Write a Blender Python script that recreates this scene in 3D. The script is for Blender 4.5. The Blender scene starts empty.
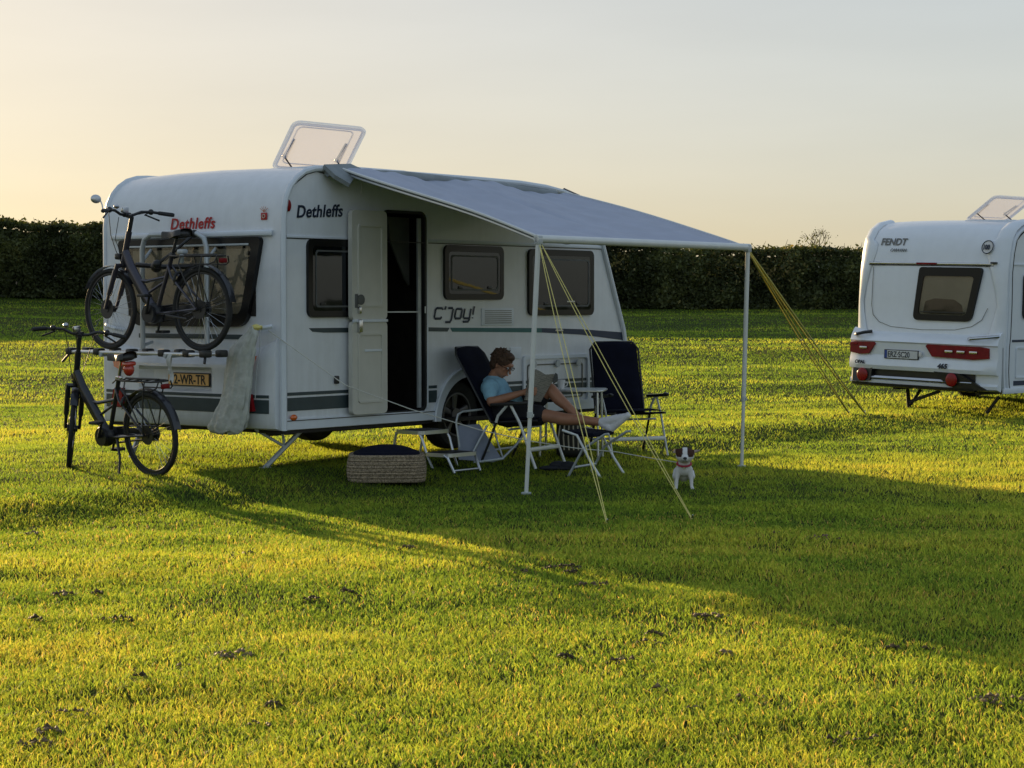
import bpy, bmesh, math, random
import numpy as np
from mathutils import Vector, Matrix
from mathutils.geometry import tessellate_polygon
random.seed(7); RNG = np.random.default_rng(11)
scn = bpy.context.scene
COL = scn.collection
R = math.radians

# ------------------------------------------------------------------ camera data
F_PX, CAM_H, HOR = 2000.0, 1.4, 302.0
PITCH = math.atan((384 - HOR) / F_PX)
def ray(px, py):
    x = (px - 512) / F_PX; y = -(py - 384) / F_PX
    fy, fz = math.cos(PITCH), -math.sin(PITCH); uy, uz = math.sin(PITCH), math.cos(PITCH)
    return (x, fy + y * uy, fz + y * uz)
def at(px, py, Y):
    d = ray(px, py); t = Y / d[1]
    return Vector((d[0] * t, Y, CAM_H + t * d[2]))

# caravan frame: x along its length, y across it, z up
VAN = Vector((-1.909, 16.6, 0)); VTH = R(51.8)
VU = Vector((math.cos(VTH), math.sin(VTH), 0)); VV = Vector((-VU.y, VU.x, 0))
def van(x, y, z=0): return VAN + VU * x + VV * y + Vector((0, 0, z))

# ------------------------------------------------------------------ terrain
def sstep(t): t = np.clip(t, 0, 1); return t * t * (3 - 2 * t)
_perm = RNG.random((64, 64))
def vnoise(x, y):
    xi = np.floor(x).astype(int); yi = np.floor(y).astype(int)
    fx = sstep(x - xi); fy = sstep(y - yi)
    a = _perm[xi % 64, yi % 64]; b = _perm[(xi + 1) % 64, yi % 64]
    c = _perm[xi % 64, (yi + 1) % 64]; d = _perm[(xi + 1) % 64, (yi + 1) % 64]
    return (a * (1 - fx) + b * fx) * (1 - fy) + (c * (1 - fx) + d * fx) * fy - .5
def terrain(X, Y):
    X = np.asarray(X, float); Y = np.asarray(Y, float)
    v = (X - VAN.x) * VV.x + (Y - VAN.y) * VV.y
    z = -.11 * sstep(-v / 1.15)
    t = np.clip((Y - 27) / 33, 0, 1)
    z = z + (1.27 - .012 * np.clip(X, -30, 30)) * t ** 1.15
    und = .05 * vnoise(X * .31 + 5, Y * .45) + .030 * vnoise(X * .9 + 17, Y * 1.5 + 3) + .012 * vnoise(X * 2.7, Y * 3.1 + 40)
    far = np.clip((Y - 24) / 20, 0, 1)
    und = und + far * (.28 * vnoise(X * .06 + 9, Y * .22 + 2) + .09 * vnoise(X * .17, Y * .6 + 7))
    calm = 1 - .75 * np.exp(-(((X - .3) / 3.6) ** 2 + ((Y - 17.6) / 2.6) ** 2))
    return z + und * calm
def gz(x, y): return float(terrain(x, y))

# ------------------------------------------------------------------ materials
def newmat(name):
    m = bpy.data.materials.new(name); m.use_nodes = True
    nt = m.node_tree; nt.nodes.clear()
    out = nt.nodes.new('ShaderNodeOutputMaterial')
    return m, nt, out
def mat(name, col, rough=.5, metal=0, var=.08, scale=8, bump=0, bscale=60, spec=.5, coat=0, dirt=0, trans=0):
    m, nt, out = newmat(name)
    N, L = nt.nodes.new, nt.links.new
    b = N('ShaderNodeBsdfPrincipled')
    b.inputs['Roughness'].default_value = rough; b.inputs['Metallic'].default_value = metal
    b.inputs['Specular IOR Level'].default_value = spec; b.inputs['Coat Weight'].default_value = coat
    b.inputs['Transmission Weight'].default_value = trans
    tc = N('ShaderNodeTexCoord')
    n = N('ShaderNodeTexNoise'); n.inputs['Scale'].default_value = scale; n.inputs['Detail'].default_value = 6
    L(tc.outputs['Object'], n.inputs['Vector'])
    rp = N('ShaderNodeValToRGB')
    rp.color_ramp.elements[0].position = .3; rp.color_ramp.elements[1].position = .7
    rp.color_ramp.elements[0].color = [c * (1 - var) for c in col] + [1]
    rp.color_ramp.elements[1].color = [min(1, c * (1 + var)) for c in col] + [1]
    L(n.outputs['Fac'], rp.inputs['Fac'])
    cout = rp.outputs['Color']
    if dirt:
        n2 = N('ShaderNodeTexNoise'); n2.inputs['Scale'].default_value = 2.2; n2.inputs['Detail'].default_value = 8
        mp = N('ShaderNodeMapping'); mp.inputs['Scale'].default_value = (9, 9, .7)
        L(tc.outputs['Object'], mp.inputs['Vector']); L(mp.outputs['Vector'], n2.inputs['Vector'])
        sx = N('ShaderNodeSeparateXYZ'); L(tc.outputs['Object'], sx.inputs[0])
        mr = N('ShaderNodeMapRange'); mr.inputs['From Min'].default_value = .3; mr.inputs['From Max'].default_value = 1.3
        mr.inputs['To Min'].default_value = 1; mr.inputs['To Max'].default_value = .35
        L(sx.outputs['Z'], mr.inputs['Value'])
        mu = N('ShaderNodeMath'); mu.operation = 'MULTIPLY'; L(n2.outputs['Fac'], mu.inputs[0]); L(mr.outputs['Result'], mu.inputs[1])
        mu2 = N('ShaderNodeMath'); mu2.operation = 'MULTIPLY'; mu2.inputs[1].default_value = dirt; L(mu.outputs[0], mu2.inputs[0])
        mx = N('ShaderNodeMix'); mx.data_type = 'RGBA'; mx.inputs['B'].default_value = (.20, .19, .15, 1)
        L(mu2.outputs[0], mx.inputs['Factor']); L(cout, mx.inputs['A']); cout = mx.outputs['Result']
    L(cout, b.inputs['Base Color'])
    if bump:
        n3 = N('ShaderNodeTexNoise'); n3.inputs['Scale'].default_value = bscale; n3.inputs['Detail'].default_value = 4
        L(tc.outputs['Object'], n3.inputs['Vector'])
        bp = N('ShaderNodeBump'); bp.inputs['Strength'].default_value = bump; bp.inputs['Distance'].default_value = .01
        L(n3.outputs['Fac'], bp.inputs['Height']); L(bp.outputs['Normal'], b.inputs['Normal'])
    L(b.outputs['BSDF'], out.inputs['Surface'])
    return m
def leafmat(name, ramp, trans=.5, rough=.6, tgain=(1.0, 1.0, 1.0)):
    """colour from a per-blade attribute, part of the light passes through"""
    m, nt, out = newmat(name); N, L = nt.nodes.new, nt.links.new
    at_ = N('ShaderNodeAttribute'); at_.attribute_name = 'tone'
    rp = N('ShaderNodeValToRGB'); cr = rp.color_ramp
    while len(cr.elements) > 2: cr.elements.remove(cr.elements[-1])
    cr.elements[0].position = ramp[0][0]; cr.elements[0].color = (*ramp[0][1], 1)
    cr.elements[1].position = ramp[-1][0]; cr.elements[1].color = (*ramp[-1][1], 1)
    for p, c in ramp[1:-1]:
        e = cr.elements.new(p); e.color = (*c, 1)
    L(at_.outputs['Fac'], rp.inputs['Fac'])
    d = N('ShaderNodeBsdfPrincipled'); d.inputs['Roughness'].default_value = rough; d.inputs['Specular IOR Level'].default_value = .25
    t = N('ShaderNodeBsdfTranslucent'); mx = N('ShaderNodeMixShader'); mx.inputs[0].default_value = trans
    g = N('ShaderNodeMix'); g.data_type = 'RGBA'; g.blend_type = 'MULTIPLY'; g.inputs['Factor'].default_value = 1
    g.inputs['B'].default_value = (*tgain, 1)
    L(rp.outputs['Color'], g.inputs['A']); L(g.outputs['Result'], t.inputs['Color'])
    L(rp.outputs['Color'], d.inputs['Base Color'])
    L(d.outputs[0], mx.inputs[1]); L(t.outputs[0], mx.inputs[2]); L(mx.outputs[0], out.inputs['Surface'])
    return m
def glassmat(name, tint, mixv, rough=.03, gc=(.9, .9, .9)):
    """window pane: clear coat reflection over a tinted see-through pane"""
    m, nt, out = newmat(name); N, L = nt.nodes.new, nt.links.new
    g = N('ShaderNodeBsdfGlossy'); g.inputs['Roughness'].default_value = rough; g.inputs['Color'].default_value = (*gc, 1)
    t = N('ShaderNodeBsdfTransparent'); t.inputs['Color'].default_value = (*tint, 1)
    fr0 = N('ShaderNodeLayerWeight'); fr0.inputs['Blend'].default_value = .5; fr = N('ShaderNodeMath'); fr.operation = 'POWER'; fr.inputs[1].default_value = 4; L(fr0.outputs['Facing'], fr.inputs[0])
    ad = N('ShaderNodeMath'); ad.operation = 'ADD'; ad.inputs[1].default_value = mixv; L(fr.outputs[0], ad.inputs[0])
    tc = N('ShaderNodeTexCoord'); n = N('ShaderNodeTexNoise'); n.inputs['Scale'].default_value = 2.5
    L(tc.outputs['Object'], n.inputs['Vector'])
    bp = N('ShaderNodeBump'); bp.inputs['Strength'].default_value = .05; bp.inputs['Distance'].default_value = .02
    L(n.outputs['Fac'], bp.inputs['Height']); L(bp.outputs['Normal'], g.inputs['Normal'])
    mx = N('ShaderNodeMixShader'); L(ad.outputs[0], mx.inputs[0]); L(t.outputs[0], mx.inputs[1]); L(g.outputs[0], mx.inputs[2])
    L(mx.outputs[0], out.inputs['Surface'])
    return m
def attrmat(name, rough=.7, bump=.3, bscale=90):
    m, nt, out = newmat(name); N, L = nt.nodes.new, nt.links.new
    a = N('ShaderNodeAttribute'); a.attribute_name = 'paint'
    b = N('ShaderNodeBsdfPrincipled'); b.inputs['Roughness'].default_value = rough; b.inputs['Specular IOR Level'].default_value = .3
    tc = N('ShaderNodeTexCoord'); n = N('ShaderNodeTexNoise'); n.inputs['Scale'].default_value = bscale; n.inputs['Detail'].default_value = 5
    L(tc.outputs['Object'], n.inputs['Vector'])
    hv = N('ShaderNodeMix'); hv.data_type = 'RGBA'; hv.blend_type = 'MULTIPLY'; hv.inputs['Factor'].default_value = .5
    L(a.outputs['Color'], hv.inputs['A']); L(n.outputs['Color'], hv.inputs['B']); 
    mxx = N('ShaderNodeMix'); mxx.data_type = 'RGBA'; mxx.inputs['Factor'].default_value = .12
    L(a.outputs['Color'], mxx.inputs['A']); L(hv.outputs['Result'], mxx.inputs['B']); L(mxx.outputs['Result'], b.inputs['Base Color'])
    bp = N('ShaderNodeBump'); bp.inputs['Strength'].default_value = bump; bp.inputs['Distance'].default_value = .006
    L(n.outputs['Fac'], bp.inputs['Height']); L(bp.outputs['Normal'], b.inputs['Normal']); L(b.outputs[0], out.inputs['Surface'])
    return m

M = dict(
    white=mat('white caravan sheet', (.80, .83, .88), .32, var=.035, bump=.12, bscale=140, coat=.2, dirt=.38),
    cream=mat('cream door plastic', (.62, .61, .55), .4, var=.03, dirt=.1),
    trim=mat('pale trim', (.70, .75, .82), .35, var=.03),
    alu=mat('brushed aluminium', (.62, .64, .67), .35, .85, var=.05),
    greyalu=mat('grey coated tube', (.48, .52, .55), .4, .3, var=.06),
    polewhite=mat('white coated pole', (.72, .74, .74), .35, .15, var=.04),
    band=mat('dark slate stripe', (.035, .055, .062), .45, var=.12),
    teal=mat('teal stripe', (.02, .13, .13), .45), navy=mat('navy stripe', (.015, .03, .07), .45),
    blackrub=mat('black rubber', (.012, .012, .014), .55, var=.2, bump=.1),
    blackpl=mat('black plastic', (.018, .018, .02), .38, var=.2),
    framepaint=mat('anthracite frame paint', (.022, .022, .028), .28, .2, var=.15, coat=.4),
    purple=mat('graphite violet frame paint', (.05, .045, .065), .3, .3, var=.1, coat=.4),
    chrome=mat('steel', (.55, .56, .58), .22, 1, var=.06),
    rim=mat('dark rim', (.05, .05, .055), .35, .7),
    red=mat('red lettering', (.45, .015, .02), .4), darkred=mat('dark red lens', (.20, .003, .006), .4, var=.25, spec=.25),
    redlens=mat('red lens', (.26, .004, .008), .25, var=.2, spec=.4, scale=30), orange=mat('orange lens', (.70, .13, .015), .14, var=.2, coat=1, scale=30),
    text=mat('dark blue lettering', (.012, .02, .045), .4), greytext=mat('grey lettering', (.16, .16, .155), .35, .4),
    plate=mat('yellow plate', (.80, .47, .16), .45, var=.05), plateblack=mat('plate characters', (.02, .015, .01), .5),
    platewhite=mat('white plate', (.60, .62, .64), .4), euroblue=mat('plate blue', (.02, .06, .3), .4),
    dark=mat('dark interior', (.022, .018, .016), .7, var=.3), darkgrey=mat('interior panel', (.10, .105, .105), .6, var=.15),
    screen=mat('fly screen', (.045, .05, .052), .6, var=.2),
    curtain=mat('beige curtain', (.36, .33, .28), .9, var=.12, scale=14, bump=.2),
    glass=glassmat('tinted pane', (.85, .84, .80), .035), sideglass=glassmat('dark pane', (.10, .11, .12), .11, .03, (.42, .47, .56)),
    fabric=mat('grey awning cloth', (.48, .52, .64), .8, var=.06, scale=5, bump=.15, bscale=300),
    bagfab=mat('awning bag cloth', (.25, .28, .30), .8, var=.15, bump=.3),
    navyfab=mat('navy padded fabric', (.005, .006, .017), .95, var=.25, bump=.3, bscale=200, spec=.2),
    cover=mat('grey plastic cover', (.50, .52, .49), .38, var=.14, scale=18, bump=.7, bscale=22),
    wicker=None, rope=mat('yellow rope', (.72, .63, .20), .7, var=.15, scale=80),
    cord=mat('pale cord', (.55, .55, .50), .7), sock=mat('white sock', (.80, .80, .84), .9, bump=.3, bscale=300),
    shirt=mat('light blue knit', (.28, .52, .68), .9, var=.12, scale=20, bump=.9, bscale=16),
    shorts=mat('dark shorts', (.012, .012, .018), .9, var=.2, bump=.2), hair=mat('brown hair', (.075, .038, .020), .6, var=.5, scale=55, bump=.8, bscale=120),
    skin=mat('tanned skin', (.40, .19, .115), .5, var=.12, scale=12, bump=.1), glasses=mat('glasses frame', (.03, .02, .02), .3),
    lid=None, winblack=mat('window edge black', (.006, .006, .007), .3, spec=.35), rimgrey=mat('wheel alloy', (.13, .13, .14), .4, .6), tyre=mat('tyre rubber', (.016, .016, .016), .75, var=.3, bump=.3, bscale=80),
    tabletop=mat('pale table top', (.58, .60, .60), .45, var=.06), bluegrey=mat('blue grey board', (.22, .25, .33), .6, var=.1),
    collar=mat('red collar', (.40, .02, .05), .7), cupw=mat('white china', (.7, .7, .7), .25),
    shoe=mat('dark slipper', (.018, .020, .028), .8, var=.3), twig=mat('bare twig bark', (.12, .08, .05), .9, var=.3),
    refl=mat('tail reflector', (.5, .04, .02), .15, coat=1), saddle=mat('saddle leather', (.03, .028, .028), .42, var=.3),
    pale=mat('pale bag label', (.55, .5, .4), .6), badge=mat('badge orange', (.6, .25, .12), .5),
)

# ------------------------------------------------------------------ mesh builder
class MB:
    def __init__(s): s.bm = bmesh.new()
    def box(s, c, size, rot=None, bev=0, seg=2):
        t = bmesh.new(); bmesh.ops.create_cube(t, size=1)
        for v in t.verts: v.co = Vector((v.co.x * size[0], v.co.y * size[1], v.co.z * size[2]))
        if bev: bmesh.ops.bevel(t, geom=list(t.edges), offset=min(bev, min(size) * .49), segments=seg, profile=.6, affect='EDGES')
        mt = Matrix.Translation(Vector(c)) @ (rot.to_4x4() if rot is not None else Matrix())
        t.transform(mt); s._add(t); return s
    def bb(s, x0, x1, y0, y1, z0, z1, bev=0): return s.box(((x0 + x1) / 2, (y0 + y1) / 2, (z0 + z1) / 2), (abs(x1 - x0), abs(y1 - y0), abs(z1 - z0)), None, bev)
    def _add(s, t):
        me = bpy.data.meshes.new('t'); t.to_mesh(me); t.free(); s.bm.from_mesh(me); bpy.data.meshes.remove(me)
    def tube(s, pts, r, n=8, closed=False, caps=True, flat=1.0):
        pts = [Vector(p) for p in pts]; k = len(pts)
        rs = r if isinstance(r, (list, tuple)) else [r] * k
        rings = []; prev = None
        for i, p in enumerate(pts):
            if closed: d = pts[(i + 1) % k] - pts[i - 1]
            else: d = pts[min(i + 1, k - 1)] - pts[max(i - 1, 0)]
            if d.length < 1e-9: d = Vector((0, 0, 1))
            d.normalize()
            if prev is None:
                a = Vector((0, 0, 1)) if abs(d.z) < .9 else Vector((1, 0, 0)); prev = a
            u = prev - d * prev.dot(d)
            if u.length < 1e-6: u = Vector((1, 0, 0)) - d * d.x
            u.normalize(); w = d.cross(u); prev = u
            rings.append([s.bm.verts.new(p + (u * math.cos(2 * math.pi * j / n) + w * math.sin(2 * math.pi * j / n) * flat) * rs[i]) for j in range(n)])
        m = k if closed else k - 1
        for i in range(m):
            a, b = rings[i], rings[(i + 1) % k]
            for j in range(n): s.bm.faces.new((a[j], a[(j + 1) % n], b[(j + 1) % n], b[j]))
        if caps and not closed:
            s.bm.faces.new(list(reversed(rings[0]))); s.bm.faces.new(rings[-1])
        return s
    def cyl(s, a, b, r, n=16): return s.tube([a, b], r, n)
    def prism(s, pts, off):
        """pts: 3d polygon, extruded by off"""
        pts = [Vector(p) for p in pts]; off = Vector(off)
        a = [s.bm.verts.new(p) for p in pts]; b = [s.bm.verts.new(p + off) for p in pts]
        n = len(pts)
        s.bm.faces.new(a); s.bm.faces.new(list(reversed(b)))
        for i in range(n): s.bm.faces.new((a[i], b[i], b[(i + 1) % n], a[(i + 1) % n]))
        return s
    def ringprism(s, outer, inner, off):
        """frame: outer/inner 3d loops with equal count"""
        off = Vector(off); n = len(outer)
        L = [[s.bm.verts.new(Vector(p) + o) for p in lp] for lp, o in ((outer, Vector()), (inner, Vector()), (inner, off), (outer, off))]
        for k in range(4):
            a, b = L[k], L[(k + 1) % 4]
            for i in range(n): s.bm.faces.new((a[i], a[(i + 1) % n], b[(i + 1) % n], b[i]))
        return s
    def grid(s, f, nu, nv, closed_u=False):
        V = [[s.bm.verts.new(Vector(f(i / nu, j / nv))) for j in range(nv + 1)] for i in range(nu + (0 if closed_u else 1))]
        for i in range(nu):
            for j in range(nv):
                i2 = (i + 1) % len(V)
                s.bm.faces.new((V[i][j], V[i2][j], V[i2][j + 1], V[i][j + 1]))
        return s
    def sphere(s, c, r, seg=16, scale=(1, 1, 1), rot=None):
        t = bmesh.new(); bmesh.ops.create_uvsphere(t, u_segments=seg, v_segments=max(6, seg // 2), radius=r)
        for v in t.verts: v.co = Vector((v.co.x * scale[0], v.co.y * scale[1], v.co.z * scale[2]))
        t.transform(Matrix.Translation(Vector(c)) @ (rot.to_4x4() if rot is not None else Matrix())); s._add(t); return s
    def torus(s, c, R_, r, axis='y', n=48, m=10, a0=0, a1=360):
        pts = []; full = (a1 - a0) >= 360
        k = n if full else max(6, int(n * (a1 - a0) / 360))
        for i in range(k if full else k + 1):
            t = R(a0 + (a1 - a0) * i / k)
            if axis == 'y': p = (R_ * math.cos(t), 0, R_ * math.sin(t))
            elif axis == 'x': p = (0, R_ * math.cos(t), R_ * math.sin(t))
            else: p = (R_ * math.cos(t), R_ * math.sin(t), 0)
            pts.append(Vector(c) + Vector(p))
        return s.tube(pts, r, m, closed=full)
    def build(s, name, m, parent=None, angle=35, smooth=True, solid=0, norm=True):
        if norm: bmesh.ops.recalc_face_normals(s.bm, faces=s.bm.faces)
        me = bpy.data.meshes.new(name); s.bm.to_mesh(me); s.bm.free()
        if smooth:
            me.shade_smooth()
            try: me.set_sharp_from_angle(angle=R(angle))
            except Exception: pass
        o = bpy.data.objects.new(name, me); COL.objects.link(o)
        if m: me.materials.append(m)
        if parent: o.parent = parent
        return o
def thing(name, label, cat, loc=(0, 0, 0), rz=0, group=None):
    o = bpy.data.objects.new(name, None); COL.objects.link(o); o.location = loc; o.rotation_euler = (0, 0, rz)
    o.empty_display_size = .1
    tag(o, label, cat, group); return o
def tag(o, label, cat, group=None):
    o['label'] = label; o['category'] = cat
    if group: o['group'] = group
    return o
def rrect(x0, x1, z0, z1, r, n=5):
    out = []
    for cx, cz, a in ((x1 - r, z1 - r, 0), (x0 + r, z1 - r, 90), (x0 + r, z0 + r, 180), (x1 - r, z0 + r, 270)):
        for i in range(n + 1):
            t = R(a + 90 * i / n); out.append((cx + r * math.cos(t), cz + r * math.sin(t)))
    return out
def rpoly(pts, r, n=5):
    """rounded 2d polygon"""
    out = []; k = len(pts)
    for i in range(k):
        p = Vector(pts[i]); a = (Vector(pts[i - 1]) - p); b = (Vector(pts[(i + 1) % k]) - p)
        rr = r[i] if isinstance(r, (list, tuple)) else r
        a = p + a.normalized() * rr; b = p + b.normalized() * rr
        for j in range(n + 1):
            t = j / n; q = a * (1 - t) ** 2 + p * 2 * t * (1 - t) + b * t * t; out.append((q.x, q.y))
    return out
def shrink(pts, d):
    cx = sum(p[0] for p in pts) / len(pts); cz = sum(p[1] for p in pts) / len(pts)
    hx = max(abs(p[0] - cx) for p in pts); hz = max(abs(p[1] - cz) for p in pts)
    return [(cx + (p[0] - cx) * (hx - d) / hx, cz + (p[1] - cz) * (hz - d) / hz) for p in pts]
SIDE = lambda y: (lambda p: (p[0], y, p[1]))
REAR = lambda x: (lambda p: (x, p[0], p[1]))
def lettering(s, size, origin, xdir, updir, m, parent, name='lettering', shear=0, bold=0, depth=.002, sx=1, spacing=1):
    cu = bpy.data.curves.new('t', 'FONT'); cu.body = s; cu.size = size; cu.shear = shear; cu.offset = bold; cu.extrude = depth; cu.space_character = spacing
    cu.resolution_u = 4
    ob = bpy.data.objects.new('t', cu); COL.objects.link(ob)
    me = bpy.data.meshes.new_from_object(ob); bpy.data.objects.remove(ob); bpy.data.curves.remove(cu)
    X = Vector(xdir).normalized(); U_ = Vector(updir).normalized(); N_ = X.cross(U_)
    for v in me.vertices: v.co = Vector(origin) + X * v.co.x * sx + U_ * v.co.y + N_ * v.co.z
    me.name = name; me.materials.clear(); me.materials.append(m)
    o = bpy.data.objects.new(name, me); COL.objects.link(o); o.parent = parent; return o
def organic(name, prims, m, parent=None, voxel=.008, smooth=3, paint=None):
    """one continuous skin grown over tapered capsules (a, ra, b, rb) and ellipsoids (c, (rx,ry,rz), rot)"""
    b = MB()
    for p in prims:
        if len(p) == 4:
            a, ra, c, rc = p; a = Vector(a); c = Vector(c)
            b.sphere(a, ra, 14); b.sphere(c, rc, 14)
            if (c - a).length > 1e-4: b.tube([a, c], [ra, rc], 14)
        else:
            b.sphere(p[0], 1, 20, p[1], p[2])
    me = bpy.data.meshes.new('t'); b.bm.to_mesh(me); b.bm.free()
    ob = bpy.data.objects.new('t', me); COL.objects.link(ob)
    r = ob.modifiers.new('r', 'REMESH'); r.mode = 'VOXEL'; r.voxel_size = voxel
    sm = ob.modifiers.new('s', 'SMOOTH'); sm.iterations = smooth; sm.factor = .5
    dg = bpy.context.evaluated_depsgraph_get(); dg.update()
    me2 = bpy.data.meshes.new_from_object(ob.evaluated_get(dg)); bpy.data.objects.remove(ob); bpy.data.meshes.remove(me)
    me2.name = name; me2.shade_smooth(); me2.materials.clear(); me2.materials.append(m)
    if paint:
        at_ = me2.color_attributes.new('paint', 'FLOAT_COLOR', 'POINT')
        for i, v in enumerate(me2.vertices): at_.data[i].color = (*paint(v.co), 1)
    o = bpy.data.objects.new(name, me2); COL.objects.link(o)
    if parent: o.parent = parent
    return o
# ================================================================== the near caravan
cv = thing('caravan', 'white caravan with red lettering on its back, open door and awning, bicycles at its rear', 'caravan', tuple(VAN), VTH)
W_, L_ = 2.2, 4.96
def arc(cx, cz, r, a0, a1, n): return [(cx + r * math.cos(R(a0 + (a1 - a0) * i / n)), cz + r * math.sin(R(a0 + (a1 - a0) * i / n))) for i in range(n + 1)]
prof = [(0, .33), (0, .9), (0, 1.5), (0, 2.06)] + [(.013, 2.18), (.04, 2.27), (.09, 2.36), (.16, 2.43), (.26, 2.49), (.38, 2.522), (.5, 2.53)] + [(1.5, 2.535), (2.5, 2.535), (3.2, 2.53), (3.6, 2.51), (3.9, 2.475), (4.15, 2.42), (4.32, 2.33), (4.45, 2.19), (4.55, 1.96), (4.73, 1.54), (4.91, 1.12), (4.94, 1.0), (4.93, .85), (4.85, .6), (4.75, .36)]
AX, AZ, AR = 2.42, .30, .42
arch = [(AX + AR * math.cos(R(a)), AZ + AR * math.sin(R(a))) for a in range(4, 177, 8)]
def wall_side(y, holes, name, m, flip):
    outer = list(prof) + [(AX + AR, .33)] + arch + [(AX - AR, .33)]
    # profile runs rear-bottom, over the roof, to front-bottom; the arch is cut from the bottom edge
    loops = [[Vector((p[0], p[1], 0)) for p in outer]] + [[Vector((p[0], p[1], 0)) for p in h] for h in holes]
    flat = [p for l in loops for p in l]; tri = tessellate_polygon(loops)
    b = MB(); vs = [b.bm.verts.new((p.x, y, p.y)) for p in flat]
    for t in tri:
        try: b.bm.faces.new([vs[i] for i in t])
        except ValueError: pass
    return b.build(name, m, cv, smooth=False)
DX0, DX1, DZ0, DZ1 = 1.25, 1.81, .43, 2.19
door_hole = rrect(DX0, DX1, DZ0, DZ1, .07)
w1 = wall_side(0, [door_hole], 'side_wall', M['white'], 0)
wall_side(W_, [], 'side_wall', M['white'], 1)
b = MB()
k = len(prof)
vs = [[b.bm.verts.new((p[0], y, p[1])) for p in prof] for y in (0, W_ * .25, W_ * .5, W_ * .75, W_)]
crown = [0, .022, .03, .022, 0]
for j in range(5):
    for i, v in enumerate(vs[j]):
        if prof[i][1] > 2.3: v.co.z += crown[j]
for j in range(4):
    for i in range(k - 1): b.bm.faces.new((vs[j][i], vs[j][i + 1], vs[j + 1][i + 1], vs[j + 1][i]))
b.build('body_shell', M['white'], cv, 40)
MB().bb(.02, 4.74, .02, W_ - .02, .30, .335).build('floor_underside', M['dark'], cv)
# edge mouldings following the outline on both sides
for y, yo in ((0, -.012), (W_, W_ + .012)):
    b = MB(); pp = [Vector((p[0], yo, p[1])) for p in prof]
    inner = [(p[0] + .032, p[1]) if i < 4 else p for i, p in enumerate(prof)]
    b.tube([Vector((p[0] + (.008 if i < 5 else 0), yo, p[1])) for i, p in enumerate(prof)], .026, 8)
    b.build('edge_moulding', M['trim'], cv)
b = MB(); b.tube([(p[0] + .045 * (1 if i < 5 else .8), -.006, p[1] - (.045 if i > 9 else (.02 if i > 6 else 0))) for i, p in enumerate(prof[:14])], .005, 6)
b.build('moulding_seam', M['blackrub'], cv)
# side trim rail, skirt
for y, s in ((-.004, 1),):
    MB().bb(.05, 1.25, -.012, .002, 1.935, 1.955, .004).build('trim_rail', M['trim'], cv)
    MB().bb(1.86, 4.54, -.014, .002, 1.935, 1.965, .004).build('trim_rail', M['trim'], cv)
    MB().bb(.05, 4.53, -.004, .002, 1.927, 1.934).build('rail_shadow_gap', M['blackpl'], cv)
    b = MB(); b.prism([(.03, -.018, .335), (1.96, -.018, .335), (1.93, -.018, .42), (.03, -.018, .425)], (0, .02, 0)); b.build('skirt', M['trim'], cv)
    b = MB(); b.prism([(2.9, -.018, .335), (4.72, -.018, .335), (4.80, -.018, .425), (2.93, -.018, .42)], (0, .02, 0)); b.build('skirt', M['trim'], cv)
    MB().bb(.03, 1.93, -.022, -.014, .405, .412).build('skirt_groove', M['blackpl'], cv)
# stripes on the side
def sidequad(pts, m, name, y=-.004): MB().prism([(p[0], y, p[1]) for p in pts], (0, .006, 0)).build(name, m, cv, smooth=False)
for x0, x1 in ((.045, 1.26), (1.845, 1.98), (2.90, 4.72)):
    e = .10 if x1 == 4.72 else 0
    sidequad([(x0, .49), (x1, .49), (x1 + e * .4, .60), (x0, .60)], M['band'], 'stripe')
    sidequad([(x0, .618), (x1 + e * .5, .618), (x1 + e * .6, .645), (x0, .645)], M['band'], 'stripe')
sidequad([(.32, 1.18), (.36, 1.15), (.5, 1.14), (1.26, 1.135), (1.26, 1.178)], M['band'], 'stripe')
sidequad([(1.85, 1.135), (2.13, 1.130), (2.16, 1.165), (1.85, 1.172)], M['band'], 'stripe')
sidequad([(2.20, 1.128), (3.55, 1.105), (3.55, 1.148), (2.17, 1.165)], M['teal'], 'stripe')
sidequad([(3.55, 1.105), (4.2, 1.075), (4.93, 1.01), (4.915, 1.09), (4.2, 1.13), (3.55, 1.148)], M['navy'], 'stripe')
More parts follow.
